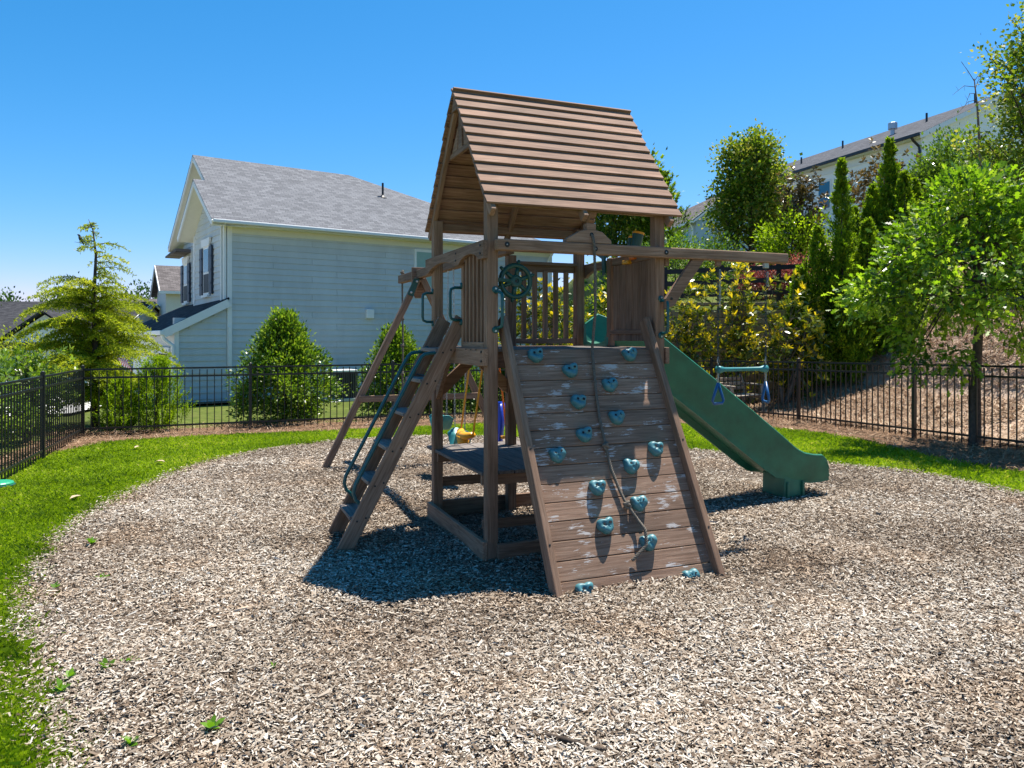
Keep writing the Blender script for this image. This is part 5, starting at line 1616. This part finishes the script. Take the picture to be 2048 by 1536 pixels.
# ---- laurel shrubs behind the left fence
magnolia("long leaved green laurel shrub behind the left fence, next to the corner post", (-8.2, 12.8, gzf(-8.2, 12.8)), .82, (.68, .75, .74), 330, 71, LM['laurel'], .5, .4, (.08, .13), "laurel_shrub")
magnolia("long leaved green laurel shrub behind the left fence at the picture's left edge", (-7.75, 10.9, gzf(-7.75, 10.9)), .72, (.62, 1.0, .72), 360, 72, LM['laurel'], .5, .35, (.08, .13), "laurel_shrub")
magnolia("low laurel shrub behind the left fence between the two taller ones", (-8.95, 12.0, gzf(-8.95, 12.0)), .72, (.7, .8, .68), 260, 73, LM['laurel'], .5, .45, (.08, .13), "laurel_shrub")
broad("round_shrub", "small round light green shrub behind the laurels at far left", "shrub", (-9.9, 15.4, gzf(-9.9, 15.4)), 1.1, (.75, .7, .75), 90, 40, .35, LM['cedar'], (.05, .09), .4, .03, M['bark'], 74, cb=.5)

# ---- deodar cedar
def cedar():
    rng = np.random.default_rng(81)
    x, y = -8.35, 15.1
    H = 4.15
    o = thing("cedar_tree", "drooping yellow green cedar tree behind the fence corner, bird on its tip", "tree", (x, y, gzf(x, y)))
    trunk_part(o, [(0, 0, -.1), (.03, 0, 1.2), (-.02, 0, 2.4), (.03, 0, 3.4), (-.03, 0, 3.9), (-.12, 0, 4.12)], [.075, .06, .042, .024, .012, .005], M['bark'], n=8)
    br = MB(); B = []; D = []; C = []
    nb = 112
    for i in range(nb):
        hh = (i + rng.random()) / nb
        h = .45 + (hh * .78 if hh < .84 else .655 + (hh - .84) * 2.1) * (H - .5)
        f = h / H
        Lb = (1.72 * (1 - f) ** .60 + .10) * rng.uniform(.62, 1.12) * (1 if f > .2 else .75)
        if f > .70: Lb = rng.uniform(.2, .75) * (1.25 - f) / .5
        a = rng.uniform(0, 6.283)
        e = np.array([np.cos(a), np.sin(a), 0])
        n = max(5, int(Lb / .055))
        t = np.linspace(0, 1, n)
        pts = np.array([0, 0, h]) + e * (Lb * t)[:, None] + np.array([0, 0, 1]) * (Lb * (.45 * t - .52 * t ** 2.2))[:, None]
        br.tube([tuple(p) for p in pts[::max(1, n // 5)]] + [tuple(pts[-1])], [.012 * (1 - .15 * k) for k in range(len(pts[::max(1, n // 5)]) + 1)], 4, False)
        side = np.array([-e[1], e[0], 0])
        dens = 1.0 if f < .66 else .62
        cb = rng.normal(.52, .14)
        for k in range(1, n):
            for sg in (-1, 1):
                if rng.random() > dens: continue
                tl = .40 * (1 - .55 * t[k]) * (1 - .5 * f) * rng.uniform(.5, 1.1)
                m = max(3, int(tl / .028))
                q = np.linspace(0, 1, m)
                tw = pts[k] + (side * sg * .8 + e * .55) * (tl * q)[:, None] + np.array([0, 0, -1]) * (tl * .45 * q ** 1.8)[:, None] + rng.normal(size=(m, 3)) * .008
                per = 4
                Bk = np.repeat(tw, per, 0)
                Dk = rng.normal(size=(m * per, 3)) * .75 + side * sg * .5 + e * .3
                B.append(Bk); D.append(Dk); C.append(np.clip(rng.normal(cb, .16, m * per) + np.repeat(q, per) * .15, 0, 1))
    br.build("branch", M['bark'], o, 0, True)
    B = np.concatenate(B); D = nrmz(np.concatenate(D)); C = np.concatenate(C)
    l = np.random.default_rng(1).uniform(.04, .075, len(B))
    crown(o, (B, D, l, l * .30, C), LM['cedar'])
    print("cedar leaves", len(B))
    # bird on the tip
    bo = thing("bird", "small dark bird perched near the tip of the cedar", "bird", (x - .30, y, gzf(x, y) + 3.66))
    b = MB().tube([(-.05, 0, .155), (-.035, 0, .15), (-.02, 0, .15), (-.002, 0, .13), (.012, 0, .09), (.03, 0, .05), (.05, 0, .015), (.075, 0, -.03), (.09, 0, -.06)], [.002, .009, .019, .021, .032, .033, .022, .010, .006], 10)
    b.build("body", plain("dark_feathers", (.03, .028, .03), .7), bo, 0, True)
    for sg in (-1, 1): MB().tube([(.02, sg * .012, .03), (.01, sg * .012, -.012)], .003, 5).build("leg", M['bark'], bo)
    MB().tube([(.30, 0, -.12), (.15, 0, -.035), (.01, 0, -.014), (-.10, 0, .01)], [.007, .006, .005, .003], 5).build("twig", M['bark'], o).location = (-.30, 0, 3.66)
cedar()
# ---- dead sapling on the hill
def dead():
    x, y = 14.3, 23.0
    o = thing("bare_tree", "thin bare dead sapling sticking up in front of the white house roof", "tree", (x, y, gzf(x, y)))
    z0 = 0
    T = [(0, 0, -.1), (-.02, 0, 2.5), (-.12, 0, 4.3), (-.22, 0, 5.2)]
    trunk_part(o, T, [.06, .045, .03, .016], M['palebark'], n=7)
    for p0, p1, p2 in (((-.20, 0, 5.1), (-.42, 0, 5.45), (-.62, .0, 5.72)), ((-.18, 0, 4.95), (-.5, .05, 5.0), (-.85, .05, 4.72)), ((-.16, 0, 4.75), (-.42, -.1, 4.72), (-.55, -.1, 4.35)),
                       ((-.16, 0, 4.55), (-.4, 0, 4.5), (-.70, .05, 4.15)), ((-.18, 0, 4.9), (-.05, .1, 5.15), (.12, .1, 5.35)), ((-.14, 0, 4.45), (.12, 0, 4.62), (.45, 0, 4.66)),
                       ((-.2, 0, 5.15), (-.1, 0, 5.3), (.06, 0, 5.28)), ((-.05, 0, 3.2), (-.3, 0, 2.95), (-.42, 0, 2.6)), ((-.06, 0, 3.4), (.1, 0, 3.55), (.2, 0, 3.5))):
        b = MB().tube([p0, p1, p2], [.012, .009, .004], 5, False)
        br = b.build("branch", M['palebark'], o, 0, True)
        m = [(p1[i] + p2[i]) / 2 for i in range(3)]
        MB().tube([m, (m[0] - .08, m[1], m[2] + .14)], [.005, .003], 4, False).build("twig", M['palebark'], br, 0, True)
        MB().tube([p1, (p1[0] + .02, p1[1], p1[2] - .15)], [.005, .003], 4, False).build("twig", M['palebark'], br, 0, True)
dead()
# ---- far trees left
for k, (x, y, r, lab) in enumerate(((-52, 78, 4.6, "far dark tree on the skyline at the left edge"), (-46, 80, 4.2, "far rounded tree on the skyline between the left edge and the cedar"), (-40.5, 84, 4.0, "far tree on the skyline half hidden by the cedar"), (-37.5, 78, 4.4, "far tree on the skyline right of the cedar"), (-59, 86, 5, "far tree partly outside the left edge of the view"), (-33.5, 84, 4.2, "far tree on the skyline touching the cream house roof"))):
    broad("far_tree", lab, "tree", (x, y, -6.5), 7.6, (r, r, 4.2), 190, 60, 1.3, LM['far'], (.22, .42), .7, .3, M['bark'], 90 + k, group="trees on the left skyline", nl=10)

# ------------------------------------------------------------------ ground cover
def in_view(x, y, m=.10):
    return (y > .5) & (np.abs(x / np.maximum(y, .5)) < .68 + m)
def chips():
    rng = np.random.default_rng(101)
    X = []; Y = []
    for y0, y1, dens in ((2.2, 4.4, 12500), (4.4, 6.5, 8200), (6.5, 9.0, 4800), (9.0, 13.6, 2300)):
        A = (y1 - y0) * 12
        n = int(A * dens)
        x = rng.uniform(-5.5, 6.5, n); y = rng.uniform(y0, y1, n)
        k = in_view(x, y, .12) | (in_view(x, y, .4) & (rng.random(n) < .33)) | (rng.random(n) < .04)
        X.append(x[k]); Y.append(y[k])
    n = 14000
    X.append(rng.uniform(-4, 6, n)); Y.append(rng.uniform(-.3, 2.3, n))
    x = np.concatenate(X); y = np.concatenate(Y)
    k = inside(PM, x, y, rng.normal(-.03, .05, len(x)))
    # scuffed, thinned spots: slide end, ladder foot, under the swings, front of the wall
    scuff = np.zeros(len(x))
    for (cx, cy), rr in ((toworld(4.75, .95)[:2], .55), (toworld(-1.2, .9)[:2], .40), (toworld(.70, 2.5)[:2], .75), (toworld(.70, 3.5)[:2], .7), (toworld(.3, 1.7)[:2], .6), (toworld(2.0, -.9)[:2], .5)):
        ang = np.arctan2(y - cy, x - cx)
        scuff = np.maximum(scuff, np.exp(-(np.hypot(x - cx, y - cy) / (rr * (1 + .25 * np.sin(3 * ang + cx)))) ** 2))
    k &= rng.random(len(x)) > scuff * .5
    x = x[k]; y = y[k]; scuff = scuff[k]; n = len(x)
    far = np.clip((y - 4) / 9, 0, 1)
    L = rng.lognormal(np.log(.0225), .48, n).clip(.009, .085) * (1 + far * .25)
    Wd = rng.uniform(.004, .0098, n) * (1 + far * .4) * np.where(rng.random(n) < .08, 1.7, 1)
    yaw = rng.uniform(0, 2 * np.pi, n); til = rng.normal(0, .17, n); roll = rng.normal(0, .28, n)
    z = gz(x, y) + .012 + rng.uniform(0, .026, n)
    # gentle heaps
    edge = np.clip((rad(PM, np.arctan2(y - C0[1], x - C0[0])) - np.hypot(x - C0[0], y - C0[1])) / .5, 0, 1)
    z += (.012 * np.sin(x * 3.1 + 1.3 * np.sin(y * 2.2)) + .010 * np.sin(y * 4.3 + x)) * edge - .012 * (1 - edge)
    dx = np.stack([np.cos(yaw) * np.cos(til), np.sin(yaw) * np.cos(til), np.sin(til)], -1)
    sd = np.stack([-np.sin(yaw) * np.cos(roll), np.cos(yaw) * np.cos(roll), np.sin(roll)], -1)
    up = np.cross(dx, sd)
    P = np.stack([x, y, z], -1)
    t = np.array([(-.5, -.40), (-.42, .46), (.5, .36), (.40, -.48)])
    j = 1 + rng.normal(0, .20, (n, 4, 1))
    curl = rng.normal(0, .30, (n, 4))
    vv = P[:, None] + (dx[:, None] * (L[:, None] * t[None, :, 0])[..., None] + sd[:, None] * (Wd[:, None] * t[None, :, 1])[..., None]) * j + up[:, None] * (Wd[:, None] * curl)[..., None]
    idx = np.arange(n * 4).reshape(n, 4)
    patchy = .10 * np.sin(x * 1.7 + 2 * np.sin(y * .9)) + .08 * np.sin(y * 2.3 - x)
    c = np.clip(rng.beta(1.35, 1.25, n) + patchy * .7 - scuff * .22, 0, 1)
    me = raw_mesh("wood_chips", vv.reshape(-1, 3), 4, idx, M['chip'], np.repeat(c, 4))
    tag(link("wood_chips", me), kind="stuff")
    print("chips", n)
M['chip'] = attrmat("chip_wood", [(.0, (.075, .052, .036)), (.22, (.165, .12, .083)), (.45, (.29, .23, .172)), (.7, (.41, .35, .28)), (1, (.62, .57, .495))], .9, (1.3, (1.05, .74, .46), .34))
chips()
def grass():
    rng = np.random.default_rng(102)
    x = []; y = []
    for x0, x1, y0, y1, dens in ((-6.5, -1.2, 2.0, 5.5, 15000), (-7.2, -2.5, 5.5, 9, 8500), (-7.2, 1.5, 9, 15.4, 3200), (1.5, 6.5, 8, 15.4, 2900), (4.8, 8.2, 4.5, 8, 3800)):
        n = int((x1 - x0) * (y1 - y0) * dens)
        a = rng.uniform(x0, x1, n); b = rng.uniform(y0, y1, n)
        k = in_view(a, b, .10) | (in_view(a, b, .4) & (rng.random(n) < .35))
        x.append(a[k]); y.append(b[k])
    x = np.concatenate(x); y = np.concatenate(y)
    edge = rng.normal(0, .09, len(x))
    k = inside(PL, x, y, edge) & ~inside(PM, x, y, -.04 + np.abs(rng.normal(0, .10, len(x))) * -1)
    x = x[k]; y = y[k]; n = len(x)
    d = np.hypot(x, y)
    clump = np.clip(np.sin(x * 5.3 + 2 * np.sin(y * 3.1)) * np.sin(y * 4.7 + 1.7 * np.sin(x * 2.9)), 0, 1) ** 2
    h = rng.uniform(.018, .045, n) * (1 + .5 * clump) * (1 + .5 * (rng.random(n) < .05))
    w = rng.uniform(.0028, .0050, n) * np.clip(d / 4.5, 1, 3)
    yaw = rng.uniform(0, 6.283, n); lean = rng.uniform(.15, 1.0, n)
    P = np.stack([x, y, gz(x, y) - .004], -1)
    e = np.stack([np.cos(yaw), np.sin(yaw), np.zeros(n)], -1); s = np.stack([-np.sin(yaw), np.cos(yaw), np.zeros(n)], -1)
    mid = P + e * (h * lean * .25)[:, None] + np.array([0, 0, 1]) * (h * .62)[:, None]
    tip = P + e * (h * lean)[:, None] + np.array([0, 0, 1]) * (h * (1.05 - .3 * lean))[:, None]
    vv = np.stack([P - s * (w / 2)[:, None], P + s * (w / 2)[:, None], tip + s * (w * .12)[:, None], mid - s * (w * .42)[:, None]], 1)
    idx = np.arange(n * 4).reshape(n, 4)
    c = np.clip(rng.normal(.5, .2, n) + .14 * np.sin(x * 2.1 + y) + .12 * np.sin(y * 3 - x * 1.7) - .16 * clump + .35 * (rng.random(n) < .05), 0, 1)
    tag(link("grass", raw_mesh("grass", vv.reshape(-1, 3), 4, idx, LM['grass'], np.repeat(c, 4))), "short bright green lawn grass around the wood chip bed", None, None, "stuff")
    print("grass", n)

LM['grass'] = leafmat("grass_blade", [(.0, (.10, .17, .005)), (.5, (.21, .32, .008)), (.85, (.31, .42, .014)), (1, (.46, .44, .10))], .5, .35, .3)
grass()
def straw():
    rng = np.random.default_rng(103)
    n = 90000
    x = rng.uniform(-8.5, 9.5, n); y = rng.uniform(5, 17.4, n)
    k = inside(PS, x, y, .1) & ~inside(PL, x, y, rng.normal(0, .09, n)) & in_view(x, y, .1)
    x1 = x[k]; y1 = y[k]
    a = rng.uniform(-8.5, 5, 90000); d = rng.uniform(.3, 9, 90000)
    x2 = FP[0] - .329 * a + FN[0] * d; y2 = FP[1] + .944 * a + FN[1] * d
    k = in_view(x2, y2, .06) & ~((y2 > wally(x2) - .2) & (x2 < 9)) & (x2 > 5.2)
    x = np.concatenate([x1, x2[k]]); y = np.concatenate([y1, y2[k]]); n = len(x)
    onhill = np.arange(n) >= len(x1)
    L = rng.uniform(.07, .2, n) * (1 + .3 * onhill); w = rng.uniform(.004, .008, n) * (1 + .9 * onhill)
    yaw = rng.uniform(0, 6.283, n); til = rng.normal(.05, .28, n)
    z = gz(x, y) + rng.uniform(.004, .05, n) + .03 * (np.hypot(x, y) > 15)
    dx = np.stack([np.cos(yaw) * np.cos(til), np.sin(yaw) * np.cos(til), np.sin(til)], -1); sd = np.stack([-np.sin(yaw), np.cos(yaw), np.zeros(n)], -1)
    P = np.stack([x, y, z], -1)
    vv = np.stack([P - dx * (L / 2)[:, None] - sd * (w / 2)[:, None], P - dx * (L / 2)[:, None] + sd * (w / 2)[:, None], P + dx * (L / 2)[:, None] + sd * (w / 2)[:, None], P + dx * (L / 2)[:, None] - sd * (w / 2)[:, None]], 1)
    c = np.clip(rng.normal(.5, .22, n) + np.concatenate([np.zeros(len(x1)), np.full(n - len(x1), .22)]), 0, 1)  # needles on the hill lightened as well, as sun on the slope
    tag(link("pine_straw", raw_mesh("pine_straw", vv.reshape(-1, 3), 4, np.arange(n * 4).reshape(n, 4), M['needle'], np.repeat(c, 4))), kind="stuff")
    print("straw", n)
M['needle'] = attrmat("straw_needle", [(.0, (.06, .03, .018)), (.4, (.22, .125, .07)), (.7, (.40, .26, .16)), (1, (.58, .45, .32))], .85)
straw()

# ------------------------------------------------------------------ small things on the ground
def weed(label, x, y, s, seed, n=7):
    rng = np.random.default_rng(seed)
    o = thing("weed", label, "weed", (x, y, gzf(x, y) + .02), 0, "weeds in the wood chips")
    an = np.arange(n) * 2.4; el = rng.uniform(.35, 1.1, n)
    D = np.stack([np.cos(an) * np.cos(el), np.sin(an) * np.cos(el), np.sin(el)], -1)
    l = rng.uniform(.7, 1.2, n) * s
    link("leaves", leaf_mesh("leaves", np.zeros((n, 3)) + [0, 0, .005], D, l, l * .45, LM['weed'], rng.uniform(.2, 1, n), OVAL, .25, np.tile([0, 0, 1.0], (n, 1)) + rng.normal(size=(n, 3)) * .2, rng), o)
    MB().tube([(0, 0, -.03), (0, 0, .012)], .004, 5).build("stem", LM['weed'], o)
WL = [(-3.08, 5.09, .05, "small yellowish weed in the chips near the lawn's left bend"), (-2.06, 3.84, .06, "weed in the chips, left one of the close pair at lower left"), (-1.97, 3.90, .055, "weed in the chips, right one of the close pair at lower left"), (-2.19, 3.74, .05, "weed left of the close pair, upper of two beside the lawn edge"), (-2.15, 3.60, .06, "weed left of the close pair, lower of two beside the lawn edge"),
      (-1.29, 3.25, .06, "single upright weed leaf low in the foreground chips"), (-1.58, 3.12, .05, "weed nearest the viewer at lower left"), (-3.42, 6.14, .07, "weed in the chips near the curved lawn edge, farther one"), (-1.22, 3.86, .03, "tiny weed in the foreground chips left of the rock wall"), (-2.86, 5.27, .055, "faint weed beside the orange wood scrap")]
for k, (x, y, s, lab) in enumerate(WL): weed(lab, x, y, s, 200 + k, 7 if s > .04 else 5)
def chunk(name, label, x, y, L, w, h, yaw, mat, seed):
    rr = random.Random(seed)
    b = MB(); vs = []; n = 7
    for z in (0, h):
        for i in range(n):
            a = 2 * math.pi * i / n
            q = rr.uniform(.8, 1.1) * (.85 if z else 1)
            vs.append((math.cos(a) * L / 2 * q, math.sin(a) * w / 2 * q, z * rr.uniform(.7, 1.2)))
    fs = [tuple(range(n - 1, -1, -1)), tuple(range(n, 2 * n))] + [(i, (i + 1) % n, (i + 1) % n + n, i + n) for i in range(n)]
    b._add(vs, fs)
    o = b.build(name, mat, None, .002)
    o.location = (x, y, gzf(x, y) + .028); o.rotation_euler = (rr.uniform(-.15, .15), rr.uniform(-.1, .1), yaw)
    tag(o, label, "wood piece")
chunk("wood_scrap", "orange brown wood scrap lying on the chips at left", -2.86, 5.33, .085, .022, .014, .1, plain("orange_wood", (.42, .13, .03), .8), 1)
chunk("wood_scrap", "large pale wood scrap lying on the chips left of the shadow", -1.67, 4.66, .12, .035, .014, .35, plain("pale_wood", (.62, .47, .33), .8), 2)
chunk("wood_scrap", "pale flat wood chip on the chips near the lower edge, left of centre", .0 - .02, 4.0, .06, .028, .01, .6, plain("pale_wood_b", (.60, .55, .48), .8), 3)
st = MB().tube([(-.12, .05, .02), (-.04, .01, .022), (.05, -.03, .016), (.12, -.06, .02)], [.011, .012, .010, .007], 8).build("stick", M['bark'], None, 0, True)
st.location = (.26, 3.10, gzf(.26, 3.1) + .03); tag(st, "dark short stick on the wood chips at the bottom edge", "stick")
# green valve lid at the left edge
vl = thing("valve_lid", "green plastic irrigation lid in the grass at the left edge", "lid", (-5.95, 8.72, gzf(-5.95, 8.72)), .2)
MB().lathe([(.17, 0), (.17, .05), (.155, .065), (.05, .07)], (0, 0, 0), (0, 0, 1), 20).build("lid", plain("bright_green_plastic", (.02, .30, .16), .4), vl, .004)
MB().lathe([(.185, -.03), (.185, .03), (.172, .034)], (0, 0, 0), (0, 0, 1), 20).build("ring", M['green'], vl)
# dry leaves on the lawn
DL = [(-4.75, 10.2, "dry tan leaf on the lawn left of the chips"), (-5.75, 11.6, "dry curled leaf at the lawn edge near the corner fence post"), (-4.55, 7.9, "dry pale leaf on the left lawn nearer the viewer"), (4.9, 13.3, "dry tan leaf on the lawn edge right of the slide")]
for k, (x, y, lab) in enumerate(DL):
    rng = np.random.default_rng(300 + k)
    me = leaf_mesh("dry_leaf", np.array([[-.06, 0, 0.0]]), np.array([[1, rng.normal() * .2, .12]]), np.array([.14]), np.array([.075]), M['needle'], np.array([.85]), OVAL, .5, np.array([[0, 0, 1.0]]))
    o = link("dry_leaf", me); o.location = (x, y, gzf(x, y) + .05); o.rotation_euler = (0, 0, rng.uniform(0, 6)); tag(o, lab, "leaf", "dry leaves on the lawn")
